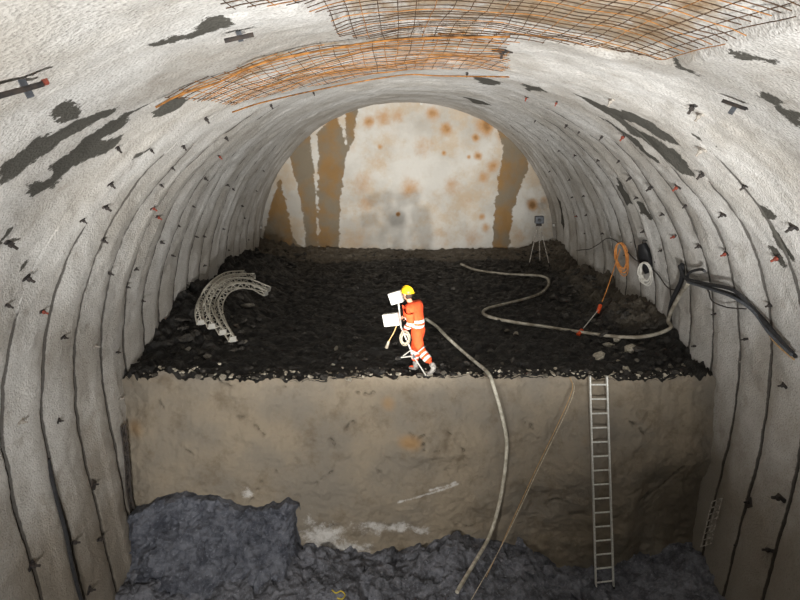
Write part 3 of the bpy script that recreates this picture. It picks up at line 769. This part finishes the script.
wall_cable([(578,250),(587,249),(597,248),(605,242),(613,237),(624,242),(640,258),(650,263),(664,272),(676,286),(687,289)], .014, M_IRON, 'thin dark cable festooned from rib to rib along the right wall', .10)
wall_cable([(48,458),(50,480),(54,505),(60,535),(67,570),(77,606)], .032, M_BLACK, 'black tube put in as the dark gap of a groove low on the left wall', .03, cat='dark_gap', name='dark_gap')  # tube added to blacken a narrow gap in the groove

def coil(name, u, v, hw, hh, turns, r, mat, label, off=.16, seed=1):
    p, n = on_vault(u, v, off); R = random.Random(seed)
    t = Vector((0, 1, 0)); up2 = n.cross(t).normalized(); up2 = up2 if up2.z > 0 else -up2
    t, n = (n * .85 + t * .5).normalized(), (t * .85 - n * .5).normalized()
    pts = []; N = 16
    for k in range(turns * N):
        a = 2 * math.pi * k / N
        if k % N == 0: sw, sh, dx, dn = [R.uniform(.65, 1.05), R.uniform(.75, 1.05), R.uniform(-.02, .02), R.uniform(-.035, .035)]
        pts.append(t * (math.cos(a) * hw * sw + dx) + up2 * (math.sin(a) * hh * sh + hh * (1 - sh) ) + n * dn)
    o = MB().tube(catmull(pts, 2), r, 5).build(name, mat, None, True); o.location = p
    return tag(o, label, 'cable'), p, n
oc, op, on = coil('cable_coil', 633, 257, .17, .46, 7, .013, M_ORANGE, 'orange cable coil hung on the right wall', .24, 3)
wc, wp_, wn = coil('cable_coil', 660, 271, .14, .28, 7, .014, M_WIRE_W, 'white cable coil hung on the right wall beside the black bag', .25, 5)
def strap(name, u, v, mat, p, n, label):
    q, _ = on_vault(u, v, 0); m = MB().tube([q - n * .03, q + n * .25], .014, 6); o = m.build(name, mat, None, True); tag(o, label, 'hook')
strap('wall_hook', 633, 242, M_IRON, op, on, 'steel peg holding the orange cable coil'); strap('wall_hook', 659.5, 261, M_IRON, wp_, wn, 'steel peg holding the white cable coil')
# the orange lead from the coil to its connectors on the muck
e1 = on_floor(599, 309, .06); e2 = on_floor(580, 332.5, .07)
a0 = on_vault(630, 246, .2)[0]
hose('cable', [a0, a0.lerp(e1, .33) - Vector((0, 0, .08)), a0.lerp(e1, .66) - Vector((0, 0, .1)), e1], .013, M_ORANGE, 'taut orange cable running from the coil down to the muck', 'cable')
hose('cable', [e1, e1.lerp(e2, .5), e2], .012, M_WIRE_W, 'short white lead between the two orange plugs on the muck', 'cable')
for p, q, lab in ((e1, a0, 'orange plug on the muck nearer the right wall'), (e2, e1, 'orange plug on the muck where the grey hose passes')):
    d = (q - p).normalized(); r = empty('cable_plug', p); MB().tube([-d * .12, d * .12], .05, 8).build('body', M_PLUG, r, True)
    MB().tube([d * .12, d * .2], [.035, .02], 8).build('gland', M_BLACK, r, True); tag(r, lab, 'plug')
# black bag on the wall
def bag():
    p, n = on_vault(652, 256, .14); t = Vector((0, 0, 1)).cross(n).normalized(); up = n.cross(t)
    r = empty('bag', p); V = []; rows, cols = 9, 14; Fc = []
    for i in range(rows):
        f = i / (rows - 1); wd = .15 + .10 * math.sin(math.pi * min(1, f * 1.2)); h = .36 - .75 * f; dp = .05 + .10 * math.sin(math.pi * (.15 + .8 * f))
        for j in range(cols):
            a = 2 * math.pi * j / cols; k = 1 + .12 * math.sin(3 * a + 4 * f)
            V.append(t * math.cos(a) * wd * k + up * (h + .05 * math.cos(a)) + n * (.10 + math.sin(a) * dp))
    for i in range(rows - 1):
        for j in range(cols): Fc.append((i * cols + j, i * cols + (j + 1) % cols, (i + 1) * cols + (j + 1) % cols, (i + 1) * cols + j))
    Fc += [tuple(range(cols)), tuple(range(rows * cols - 1, (rows - 1) * cols - 1, -1))]
    MB().add(V, Fc).build('sack', M_DARK, r, True); MB().tube([up * .34 + n * .1, up * .45 + n * .06, up * .40 - n * .03], .012, 6).build('strap', M_DARK, r, True)
    tag(r, 'black bag hanging on the right wall between two cable coils', 'bag')
bag()
# thin rope from the bench edge down to the rubble
stake = on_floor(571, 379, 0)
a = at_y(571, 377, 11.74); b = at_y(572, 398, 11.4); c = at_y(536, 474, 10.9); d = at_y(503, 543, 10.3); e = at_y(470, 602, 9.75)
hose('rope', [a, b, c, d, e], .008, M_ROPE, 'thin pale rope stretched from the bench edge to the lower left, front strand', 'rope', 6, 5)
hose('rope', [a + Vector((-.02, 0, 0)), b + Vector((-.03, .04, 0)), at_y(531, 480, 11.0), at_y(500, 548, 10.5), at_y(486, 577, 10.2)], .006, M_TAN, 'thin brown rope beside the pale rope on the bench face', 'rope', 6, 5)
hose('cord', [at_z(u, v, .95) for u, v in ((332,590),(336,593),(341,591),(345,595),(342,599),(337,598))], .012, M_YELL, 'short yellow cord loop lying on the rubble at the bottom', 'cord', 5, 5)

# ------------------------------------------------------------------ lattice girders
def girder(path, label, group=None, wdt=.085, hgt=.13, plates=True, mat=None, normal=Vector((0, 0, 1)), step=.16):
    mat = mat or M_GALV
    P = catmull(path, 10)
    L = [0]
    for i in range(1, len(P)): L.append(L[-1] + (P[i] - P[i - 1]).length)
    n = max(4, int(L[-1] / step)); Q = []
    for k in range(n + 1):
        s = L[-1] * k / n; i = max(j for j in range(len(L)) if L[j] <= s + 1e-9); i = min(i, len(P) - 2)
        Q.append(P[i].lerp(P[i + 1], (s - L[i]) / max(1e-9, L[i + 1] - L[i])))
    base = Q[len(Q) // 2].copy(); r = empty('lattice_girder', base)
    A, B, T = [], [], []
    for k, q in enumerate(Q):
        t = (Q[min(k + 1, n)] - Q[max(k - 1, 0)]).normalized(); s = t.cross(normal).normalized(); u = s.cross(t)
        A.append(q - base + s * wdt); B.append(q - base - s * wdt); T.append(q - base + u * hgt)
    for c in (A, B, T): MB().tube(c, .017, 6).build('chord_bar', mat, r, True)
    for c1, c2 in ((A, B), (B, T), (T, A)):
        MB().tube([(c1 if k % 2 == 0 else c2)[k] for k in range(n + 1)], .010, 4).build('lattice_bar', mat, r)
    if plates:
        for k, kk in ((0, 1), (n, n - 1)):
            d = (Q[k] - Q[kk]).normalized(); s = d.cross(normal).normalized(); u = s.cross(d); R = Matrix((s, u, d)).transposed()
            MB().box((A[k] + B[k] + T[k]) / 3, (wdt * 1.7, hgt * 1.0, .02), R, .004).build('end_plate', M_LAMPW, r)
    tag(r, label, 'girder', group)
    return r
def bank_z(u, v, lift):
    z = BZ + .2
    for _ in range(10):
        p = at_z(u, v, z); z = .5 * z + .5 * (float(floor_h(np.array([max(p.x, -5.6)]), np.array([p.y]), False)[0]) + lift)
    return at_z(u, v, z)
G = [([(233,341),(222,322),(219,306),(226,293),(239,288),(254,290),(266,295)], .14, 'curved lattice girder on the muck bank, innermost and lowest of its stack'),
     ([(223,334),(213,317),(211,303),(219,289),(231,283),(248,283),(269,291)], .20, 'curved lattice girder on the muck bank, second from the inside of its stack'),
     ([(212,328),(206,314),(207,302),(216,287),(231,279),(254,278)], .26, 'curved lattice girder on the muck bank, third from the inside of its stack'),
     ([(201,324),(199,312),(202,300),(211,287),(226,277),(244,275)], .24, 'curved lattice girder on the muck bank, outermost against the left wall')]
for pts, lift, lab in G:
    W = [bank_z(u, v, lift) for u, v in pts]
    W = [Vector((max(p.x, -5.55), p.y, p.z)) for p in W]
    girder(W, lab, 'stacked curved lattice girders')
girder([on_vault(u, v, .05)[0] for u, v in ((117,425),(121,460),(126,495),(132,528))], 'dark lattice girder foot showing in the left corner of the bench face', None, .05, .06, False, M_IRON, Vector((1, 0, 0)), .14)
# loose grid of wire in the shaded right-hand corner
def wire_offcut():
    a, b = Vector(at_y(717, 500, 10.75)), Vector(at_y(706, 545, 10.6)); r = empty('wire_grid', (a + b) / 2)
    x = Vector((.10, .02, .02)); o = (a + b) / 2
    for k in (-1, 0, 1): MB().tube([a - o + x * k, b - o + x * k], .012, 5).build('wire', M_PALE, r)
    for k in range(8):
        c = a.lerp(b, k / 7) - o; MB().tube([c - x * 1.15, c + x * 1.15], .011, 5).build('wire', M_PALE, r)
    tag(r, 'small wire grid offcut standing in the shaded right corner below the bench', 'wire grid')
wire_offcut()

# ------------------------------------------------------------------ survey tripod by the tunnel face
def tripod():
    f = on_floor(540, 266, 0); r = empty('survey_tripod', f); top = Vector((-.12, 0, 1.45))
    for dx, dy in ((-.42, -.1), (.28, -.25), (.1, .45)):
        ft = Vector((dx, dy, floor_z(f.x + dx, f.y + dy) - f.z))
        lg = MB().tube([ft, top + Vector((dx * .12, dy * .12, 0))], .016, 6).build('leg', M_PALE, r, True)
        MB().tube([ft - (top - ft).normalized() * .02, ft + (top - ft).normalized() * .12], .028, 6).build('foot', M_IRON, lg)
    MB().tube([top - Vector((0, 0, .02)), top + Vector((0, 0, .05))], .10, 10).build('head', M_IRON, r)
    b = MB().box(top + Vector((0, 0, .2)), (.30, .22, .26), None, .03).build('instrument', M_GREYB, r)
    MB().tube([top + Vector((-.02, -.1, .2)), top + Vector((-.02, -.2, .2))], .05, 10).build('lens', M_DARK, b, True)
    tag(r, 'survey tripod with a dark grey instrument near the tunnel face', 'tripod')
tripod()
for u, v, lab in ((266.5, 222, 'tiny bright survey target at the left rim of the tunnel face'), (552.5, 223, 'tiny bright survey target at the right rim of the tunnel face'), (419, 104.5, 'tiny bright survey target at the top of the tunnel face')):
    sv, yv = px_vault(u, v); p, n = vault_pt(sv, min(yv, YB - .35), .07); d = (CAM - p).normalized(); r = empty('survey_target', p)
    x = d.cross(Vector((0, 0, 1))).normalized(); R = Matrix((x, d, x.cross(d))).transposed()
    MB().box((0, 0, 0), (.09, .012, .09), R, .003).build('reflector', M_LAMPW, r); MB().tube([Vector((0, 0, 0)) - d * .005, -n * .1], .01, 6).build('pin', M_IRON, r)
    tag(r, lab, 'survey target')

# ------------------------------------------------------------------ loose stones
def stone_mesh(seed, flat=.7):
    R = random.Random(seed); bm = bmesh.new()
    for _ in range(16):
        v = Vector((R.gauss(0, 1), R.gauss(0, 1), R.gauss(0, 1))).normalized()
        bm.verts.new((v.x * .5, v.y * .5 * R.uniform(.75, 1), v.z * .5 * flat))
    g = bmesh.ops.convex_hull(bm, input=bm.verts[:])
    junk = [x for x in g['geom_interior'] if isinstance(x, bmesh.types.BMVert)]
    bmesh.ops.delete(bm, geom=junk, context='VERTS')
    bmesh.ops.triangulate(bm, faces=bm.faces[:])
    me = bpy.data.meshes.new('stone'); bm.to_mesh(me); bm.free(); return me
SM = [stone_mesh(k, .55 + .05 * (k % 5)) for k in range(8)]
SMM = {}
def stone(p, size, rot, mat, label, group, name='stone', asp=(1, 1, 1)):
    key = (random.randrange(8), mat.name)
    if key not in SMM: me = SM[key[0]].copy(); me.materials.append(mat); SMM[key] = me
    o = link(name, SMM[key]); o.location = p; o.rotation_euler = rot; o.scale = (size * asp[0], size * asp[1], size * asp[2])
    return tag(o, label, 'stone', group)
BIG = [(599,354,15,M_STONE_L,'largest pale flat stone on the muck left of its twin, above the ladder',(1.1,.9,.8)), (631,347,15,M_STONE_L,'large pale stone on the muck near the foot of the right wall',(1,.9,1)),
       (609,343,10,M_STONE_L,'flat pale stone beside the grey hose above the ladder',(1.2,.8,.7)), (626,367,9,M_STONE_L,'bright pale stone at the bench edge right of the ladder top',(1,.8,.8)),
       (247,303,15,M_STONE_M,'long pale slab of rock lying inside the curve of the girders',(1.3,.6,.4)), (336,347,9,M_STONE_L,'thin pale splinter lying on the muck left of the worker',(1.4,.5,.3)),
       (349,378,8,M_STONE_L,'pale stone on the bench edge below left of the worker',(1,1,1)), (507,329,10,M_STONE_M,'long grey stone on the muck below the bend of the grey hose',(1.3,.6,.5)),
       (207,355,8,M_STONE_M,'grey stone on the muck below the ends of the lattice girders',(1,1,1)), (420,374,7,M_STONE_M,'rounded grey stone at the feet of the worker',(1,1,.9))]
for u, v, s, m, lab, asp in BIG:
    sz = s / 50 * (on_floor(u, v).y / 12.0)
    p = on_floor(u, v + s * .15, sz * .12); stone(p, sz * 1.1, (random.uniform(-.2, .2), random.uniform(-.2, .2), random.uniform(0, 6)), m, lab, None, 'stone', asp)
ST = [(617,340,8),(618,360,5),(615,373,6),(637,361,6),(658,369,8),(502,363,5),(516,333,6),(236,323,6),(195,379,8),(219,381,8),(203,383,6),(228,371,5),(268,369,4),(181,379,5),(248,386,5),
                (295,376,5),(333,362,5),(257,379,4),(245,341,6),(188,348,6),(355,383,5),(367,382,5),(398,374,5),(444,377,6),(460,376,4),(530,375,5),(548,378,6),(560,376,4),(640,372,6),(670,366,6),
                (150,378,6),(165,381,4),(310,378,4),(385,378,5),(475,374,4),(515,374,4),(280,381,5),(234,384,4),(430,379,5),(590,372,5),(684,364,5),(575,371,4)]
def z_stone(it):
    u, v, _ = it
    return 'small pale stone ' + ('on bench rim ' if v > 368 else 'on black muck ') + ('left of the girder ends' if u < 200 else 'below the lattice girders' if u < 262 else 'between girders and worker' if u < 395 else 'between worker and ladder' if u < 585 else 'by ladder top and right wall')
for (u, v, s), lab in zip(ST, zone_labels(ST, z_stone)):
    sz = s / 50 * (on_floor(u, v).y / 12.0); p = on_floor(u, v + s * .15, sz * .12)
    p.y = max(p.y, float(edge_y(p.x)) + .06); p.z = floor_z(p.x, p.y) + sz * .12
    stone(p, sz * 1.15, (random.uniform(-.3, .3), random.uniform(-.3, .3), random.uniform(0, 6)), random.choice([M_STONE_L, M_STONE_M, M_STONE_M]), lab, 'small pale stones on the bench')
def scatter(name, n, pos, smin, smax, mat, label, cat, seed):
    R = np.random.default_rng(seed); V = []; Fc = []; base = 0
    data = []
    for me in SM:
        v = np.array([x.co[:] for x in me.vertices]); f = np.array([p.vertices[:] for p in me.polygons]); data.append((v, f))
    for k in range(n):
        v, f = data[R.integers(8)]; x, y, z = pos(R); s = smin * (smax / smin) ** (R.random() ** 2)
        a, b = R.random() * 6.28, R.normal() * .4
        Rm = np.array(Matrix.Rotation(a, 3, 'Z') @ Matrix.Rotation(b, 3, 'X'))
        V.append((v * s * np.array([1, .6 + .6 * R.random(), .5 + .5 * R.random()])) @ Rm.T + np.array([x, y, z + s * .05])); Fc.append(f + base); base += len(v)
    me = mesh_np(name, np.concatenate(V), np.concatenate(Fc), False)
    o = link(name, me, mat); tag(o, label, cat, None, 'stuff'); return o
def pos_bench(R):
    y = YF + .08 + (YB - 1.0 - YF) * R.random() ** 1.3; x = R.uniform(-5.4, 5.4); return x, y, floor_z(x, y)
def pos_edge(R):
    x = R.uniform(-5.5, 5.5); y = float(edge_y(x)) + .05 + abs(R.normal()) * .18; return x, y, floor_z(x, y)
def pos_bank(R):
    s = 1 if R.random() < .55 else -1; x = s * R.uniform(3.9, 5.5); y = R.uniform(13, 24.5); return x, y, floor_z(x, y)
def pos_low(R):
    x = R.uniform(-2.2, 5.2); y = R.uniform(7.5, 11.1); return x, y, ground_z(x, y)
scatter('muck_stones', 1500, pos_bench, .03, .22, M_STONE_D, 'small dark stones strewn over the black muck', 'stones', 31)
scatter('edge_stones', 320, pos_edge, .03, .12, M_STONE_L, 'gravel along the front rim of the bench', 'gravel', 32)
scatter('bank_stones', 700, pos_bank, .06, .42, M_STONE_D, 'dark broken slabs banked along both tunnel walls', 'stones', 33)
scatter('rubble_stones', 900, pos_low, .04, .34, M_GROUND, 'dark blue-grey rubble pieces at the foot of the bench', 'rubble', 34)

# ------------------------------------------------------------------ the worker
PB = on_floor(418, 374, 0); PB.z = floor_z(PB.x, PB.y)
person = empty('person', PB, (0, 0, math.radians(142)))
tag(person, 'person in orange workwear and yellow helmet striding left with a lamp stand', 'person')
def skinned(name, nodes, edges, mat, parent, sub=2):
    me = bpy.data.meshes.new(name); me.from_pydata([n[0] for n in nodes], edges, [])
    o = bpy.data.objects.new(name, me); C.objects.link(o)
    o.modifiers.new('Skin', 'SKIN').use_smooth_shade = True
    for sv, n in zip(me.skin_vertices[0].data, nodes):
        rr = n[1]; sv.radius = rr if isinstance(rr, tuple) else (rr, rr)
    for sv in me.skin_vertices[0].data: sv.use_root = False
    me.skin_vertices[0].data[0].use_root = True
    ss = o.modifiers.new('Sub', 'SUBSURF'); ss.levels = sub; ss.render_levels = sub
    bpy.context.view_layer.update()
    dg = bpy.context.evaluated_depsgraph_get()
    m2 = bpy.data.meshes.new_from_object(o.evaluated_get(dg)); bpy.data.objects.remove(o); m2.materials.clear(); m2.materials.append(mat)
    return link(name, m2, None, parent)
HL = (0.215, .225, .93); HR = (.36, -.06, 1.12)       # hands
J = dict(pel=(0, 0, .95), sp=(.06, 0, 1.12), ch=(.13, 0, 1.30), nk=(.215, 0, 1.46), hb=(.25, 0, 1.53), hd=(.27, 0, 1.61),
         ls=(.12, .20, 1.37), le=(-.05, .29, 1.13), lw=(.17, .245, .95), rs=(.14, -.20, 1.37), re=(.17, -.28, 1.11), rw=(.35, -.10, 1.08),
         lh=(0, .10, .92), lk=(-.14, .11, .54), la=(-.46, .12, .30), lt=(-.42, .12, .16), rh=(.01, -.10, .92), rk=(.16, -.10, .52), ra=(.12, -.10, .10), rt=(.29, -.10, .05))
bn = [(J['pel'], (.09, .07)), (J['sp'], (.10, .08)), (J['ch'], (.11, .085)), (J['nk'], .055), (J['hb'], .06), (J['ls'], .045), (J['le'], .034), (J['lw'], .028), (J['rs'], .045), (J['re'], .034), (J['rw'], .028),
      (J['lh'], .07), (J['lk'], .045), (J['la'], .035), (J['lt'], .03), (J['rh'], .07), (J['rk'], .045), (J['ra'], .04), (J['rt'], .035)]
be = [(0, 1), (1, 2), (2, 3), (3, 4), (2, 5), (5, 6), (6, 7), (2, 8), (8, 9), (9, 10), (0, 11), (11, 12), (12, 13), (13, 14), (0, 15), (15, 16), (16, 17), (17, 18)]
body = skinned('body', bn, be, M_SKIN, person)
body.data.materials.append(M_HIVIS)                      # overalls worn under jacket and trousers
for f in body.data.polygons: f.material_index = 0 if f.center.z > 1.45 else 1
# head with a face, turned forward and down
def head():
    c = Vector((.275, 0, 1.60)); m = bpy.data.meshes.new('head'); bm = bmesh.new(); bmesh.ops.create_uvsphere(bm, u_segments=24, v_segments=18, radius=1)
    for v in bm.verts:
        x, y, z = v.co
        k = 1 - .18 * max(0, -z) * (1 if x < .3 else .4)
        px, py, pz = x * .098 * (1 - .12 * max(0, -z)), y * .076 * k, z * .122
        if x > .6: px += .012 * math.exp(-((z + .55) / .25) ** 2)                       # chin
        nose = math.exp(-((y / .16) ** 2)) * math.exp(-(((z + .08) / .2) ** 2)); px += .028 * nose * (x > 0)
        for s in (-1, 1): px -= .010 * math.exp(-(((y - s * .38) / .2) ** 2 + ((z - .1) / .14) ** 2)) * (x > 0)
        px -= .006 * math.exp(-((y / .4) ** 2 + ((z + .42) / .06) ** 2)) * (x > 0)       # mouth line
        v.co = c + Vector((px, py, pz))
    bm.to_mesh(m); bm.free(); m.polygons.foreach_set('use_smooth', np.full(len(m.polygons), True)); h = link('head', m, M_SKIN, person)
    for s in (-1, 1):
        MB().ball(c + Vector((.084, s * .03, .012)), .012, 8, 6).build('eye', M_DARK, h, True)
        MB().ball(c + Vector((-.005, s * .076, -.005)), .03, 8, 6, (.6, .3, 1)).build('ear', M_SKIN, h, True)
    MB().ball(c + Vector((.093, 0, -.052)), .02, 8, 6, (.3, 1.1, .25)).build('mouth', M_RED, h, True)
    MB().ball(c + Vector((-.03, 0, .0)), 1, 18, 12, (.082, .080, .108)).build('hair', M_HAIR, h, True)
    # helmet: dome, brim, ridge
    V = []; Fc = []; n, rows = 24, 8; hc = c + Vector((-.005, 0, .045))
    for i in range(rows):
        a = math.pi / 2 * i / (rows - 1)
        for j in range(n):
            b = 2 * math.pi * j / n; V.append(hc + Vector((math.cos(b) * .135 * math.cos(a), math.sin(b) * .112 * math.cos(a), .112 * math.sin(a))))
    for i in range(rows - 1):
        for j in range(n): Fc.append((i * n + j, i * n + (j + 1) % n, (i + 1) * n + (j + 1) % n, (i + 1) * n + j))
    hm = MB().add(V, Fc).build('helmet', M_HELM, person, True)
    V = []; Fc = []
    for j in range(n):
        b = 2 * math.pi * j / n; ext = .022 + .045 * max(0, math.cos(b)) ** 2
        for rr, zz in ((0, .004), (ext, -.006), (ext, -.012), (0, -.008)):
            V.append(hc + Vector((math.cos(b) * (.134 + rr), math.sin(b) * (.111 + rr * .8), zz)))
    for j in range(n):
        for k in range(4): Fc.append((j * 4 + k, j * 4 + (k + 1) % 4, ((j + 1) % n) * 4 + (k + 1) % 4, ((j + 1) % n) * 4 + k))
    MB().add(V, Fc).build('brim', M_HELM, hm, True)
    MB().tube([hc + Vector((math.cos(a) * .137, 0, math.sin(a) * .115)) for a in np.linspace(.15, math.pi - .15, 14)], .010, 6).build('ridge', M_HELM, hm, True)
head()
def hand(w, d, palm_n, name):
    """palm with four bent fingers and a thumb from the side of its base; d = direction of the palm, palm_n = side the fingers curl to"""
    w = Vector(w); d = Vector(d).normalized(); pn = Vector(palm_n).normalized(); sd = d.cross(pn).normalized(); pn = sd.cross(d)
    nodes = [(w, .026), (w + d * .05, (.038, .02)), (w + d * .085, (.040, .018))]; edges = [(0, 1), (1, 2)]
    h = skinned(name, nodes, edges, M_SKIN, person, 1)
    for k, (o, L) in enumerate(((-.03, .072), (-.01, .082), (.011, .076), (.031, .06))):
        b = w + d * .08 + sd * o
        p1 = b + d * L * .45 + pn * .012; p2 = p1 + (d * .35 + pn * .9).normalized() * L * .38; p3 = p2 + (-d * .5 + pn * .8).normalized() * L * .3
        skinned('finger', [(b, .010), (p1, .0095), (p2, .009), (p3, .008)], [(0, 1), (1, 2), (2, 3)], M_SKIN, h, 1)
    b = w + d * .03 - sd * .03; p1 = b - sd * .028 + d * .02 + pn * .015; p2 = p1 + d * .025 + pn * .028
    skinned('thumb', [(b, .012), (p1, .011), (p2, .009)], [(0, 1), (1, 2)], M_SKIN, h, 1)
hand(J['lw'], (.55, -.05, -.6), (-.3, -.6, -.5), 'hand'); hand(J['rw'], (.8, .5, .05), (0, .9, -.3), 'hand')
jk = [((-.01, 0, .90), (.175, .16)), (J['sp'], (.175, .155)), (J['ch'], (.20, .16)), ((.20, 0, 1.42), (.09, .085)), (J['ls'], .10), (J['le'], .08), ((.13, .25, .98), .060), (J['rs'], .10), (J['re'], .08), ((.31, -.13, 1.09), .060)]
jacket = skinned('jacket', jk, [(0, 1), (1, 2), (2, 3), (2, 4), (4, 5), (5, 6), (2, 7), (7, 8), (8, 9)], M_HIVIS, person)
tr = [((0, 0, 1.04), (.15, .13)), ((0, 0, .90), (.17, .15)), ((-.02, .10, .84), .12), (J['lk'], .10), ((-.38, .12, .37), .085), ((.03, -.10, .84), .12), (J['rk'], .10), ((.14, -.10, .20), .085)]
trous = skinned('trousers', tr, [(0, 1), (1, 2), (2, 3), (3, 4), (1, 5), (5, 6), (6, 7)], M_HIVIS, person)
skinned('boot', [((-.38, .12, .37), .07), (J['la'], .062), ((-.455, .12, .24), .055), ((-.39, .12, .16), (.055, .045)), ((-.30, .12, .115), (.05, .036))], [(0, 1), (1, 2), (2, 3), (3, 4)], M_BOOT, person)
skinned('boot', [((.14, -.10, .24), .07), ((.12, -.10, .10), .062), ((.12, -.10, .06), .055), ((.21, -.10, .05), (.055, .045)), ((.30, -.10, .04), (.05, .036))], [(0, 1), (1, 2), (2, 3), (3, 4)], M_BOOT, person)
def band(src, parent, p0, n0, width, name='reflective_band', keep=None):
    bm = bmesh.new(); bm.from_mesh(src.data); n = Vector(n0).normalized(); p0 = Vector(p0)
    bmesh.ops.bisect_plane(bm, geom=bm.verts[:] + bm.edges[:] + bm.faces[:], plane_co=p0 + n * width / 2, plane_no=n, clear_outer=True)
    bmesh.ops.bisect_plane(bm, geom=bm.verts[:] + bm.edges[:] + bm.faces[:], plane_co=p0 - n * width / 2, plane_no=-n, clear_outer=True)
    if keep: bmesh.ops.delete(bm, geom=[v for v in bm.verts if not keep(v.co)], context='VERTS')
    bm.normal_update()
    for v in bm.verts: v.co += v.normal * .006
    me = bpy.data.meshes.new(name); bm.to_mesh(me); bm.free(); me.materials.clear(); me.materials.append(M_BAND); me.polygons.foreach_set('use_smooth', np.full(len(me.polygons), True))
    return link(name, me, None, parent)
torso = lambda c: abs(c.y) < .2
band(jacket, jacket, (.04, 0, 1.13), (-.2, 0, 1), .055); band(jacket, jacket, (.03, 0, 1.03), (-.2, 0, 1), .055)
band(trous, trous, (-.30, .12, .425), (-.8, 0, -.6), .055, keep=lambda c: c.y > .02); band(trous, trous, (-.22, .12, .48), (-.8, 0, -.6), .045, keep=lambda c: c.y > .02 and c.x < -.08)
band(trous, trous, (.15, -.10, .40), (.1, 0, 1), .055, keep=lambda c: c.y < -.01); band(trous, trous, (.14, -.10, .30), (.1, 0, 1), .04, keep=lambda c: c.y < -.01)
# lamp stand he carries
Yp = PB.y
def lamp_stand():
    foot = at_y(413.5, 356, Yp - .34); r = empty('lamp_stand', foot)
    P = lambda u, v, dy: at_y(u, v, Yp + dy) - foot
    top = P(398.5, 303, -.06); mid = P(401, 327, -.16); z = P(413.5, 356, -.34)
    MB().tube([top, mid, z], .016, 8).build('pole', M_LAMPW, r, True)
    for a in (P(426, 375.5, -.45), P(400.5, 357.5, -.5), P(424, 347, -.30)):
        lg = MB().tube([z, a], .013, 6).build('leg', M_LAMPW, r, True)
        MB().tube([a, a + (a - z).normalized() * .03], .017, 6).build('foot', M_BLACK, lg)
    MB().tube([P(403, 356, -.44), P(411, 350, -.34), P(419, 354, -.36)], .010, 6).build('brace', M_LAMPW, r, True)
    MB().tube([z - (z - mid).normalized() * .03, z + (z - mid).normalized() * .05], .03, 8).build('hub', M_GREYB, r)
    for u, v, dy, w, h, rz, lab in ((391.5, 319.5, -.28, .31, .24, -.18, 'lower white lamp head'), (396, 297.5, -.02, .25, .23, -.35, 'upper white lamp head')):
        c = P(u, v, dy); R = Matrix.Rotation(rz, 3, 'Y').transposed() @ Matrix.Rotation(-.25, 3, 'Z')
        R = Matrix.Rotation(-.3, 3, 'Z') @ Matrix.Rotation(rz, 3, 'Y')
        hd = MB().box(c, (w, .11, h), R, .015).build('lamp_head', M_LAMPW, r); hd['label'] = lab
        MB().box(c + R @ Vector((0, -.058, 0)), (w * .88, .012, h * .86), R, .004).build('lens', M_GLASS, hd)
        MB().tube([c + R @ Vector((w * .45, .03, -h * .3)), (top if v < 305 else mid)], .011, 6).build('yoke', M_LAMPW, hd, True)
    MB().tube(catmull([P(396.5, 326, -.2), P(393.5, 333, -.24), P(390, 339, -.25), P(388, 343, -.25)], 4), .010, 6).build('power_cord', M_TAN, r, True)
    pl = MB().tube([P(388.8, 341, -.25), P(386.4, 348, -.25)], [.022, .034], 8).build('plug', M_HOSE2, r, True)
    tag(r, 'white twin floodlight on a folded stand, carried by the worker in orange', 'lamp')
lamp_stand()
def held_coil():
    c = person.matrix_basis @ Vector((.22, .25, .80)); R = random.Random(4); pts = []
    c = at_y(405, 338.5, Yp - .36)
    for k in range(5 * 14):
        a = 2 * math.pi * k / 14
        if k % 14 == 0: s, dn = R.uniform(.55, 1.05), R.uniform(-.03, .03)
        pts.append(Vector((math.cos(a) * .10 * s, dn, math.sin(a) * .15 * s)))
    o = MB().tube(pts, .006, 5).build('cable_coil', M_ROPE, None, True); o.location = c
    tag(o, 'small tan cable coil held in the hand of the worker', 'cable')
held_coil()
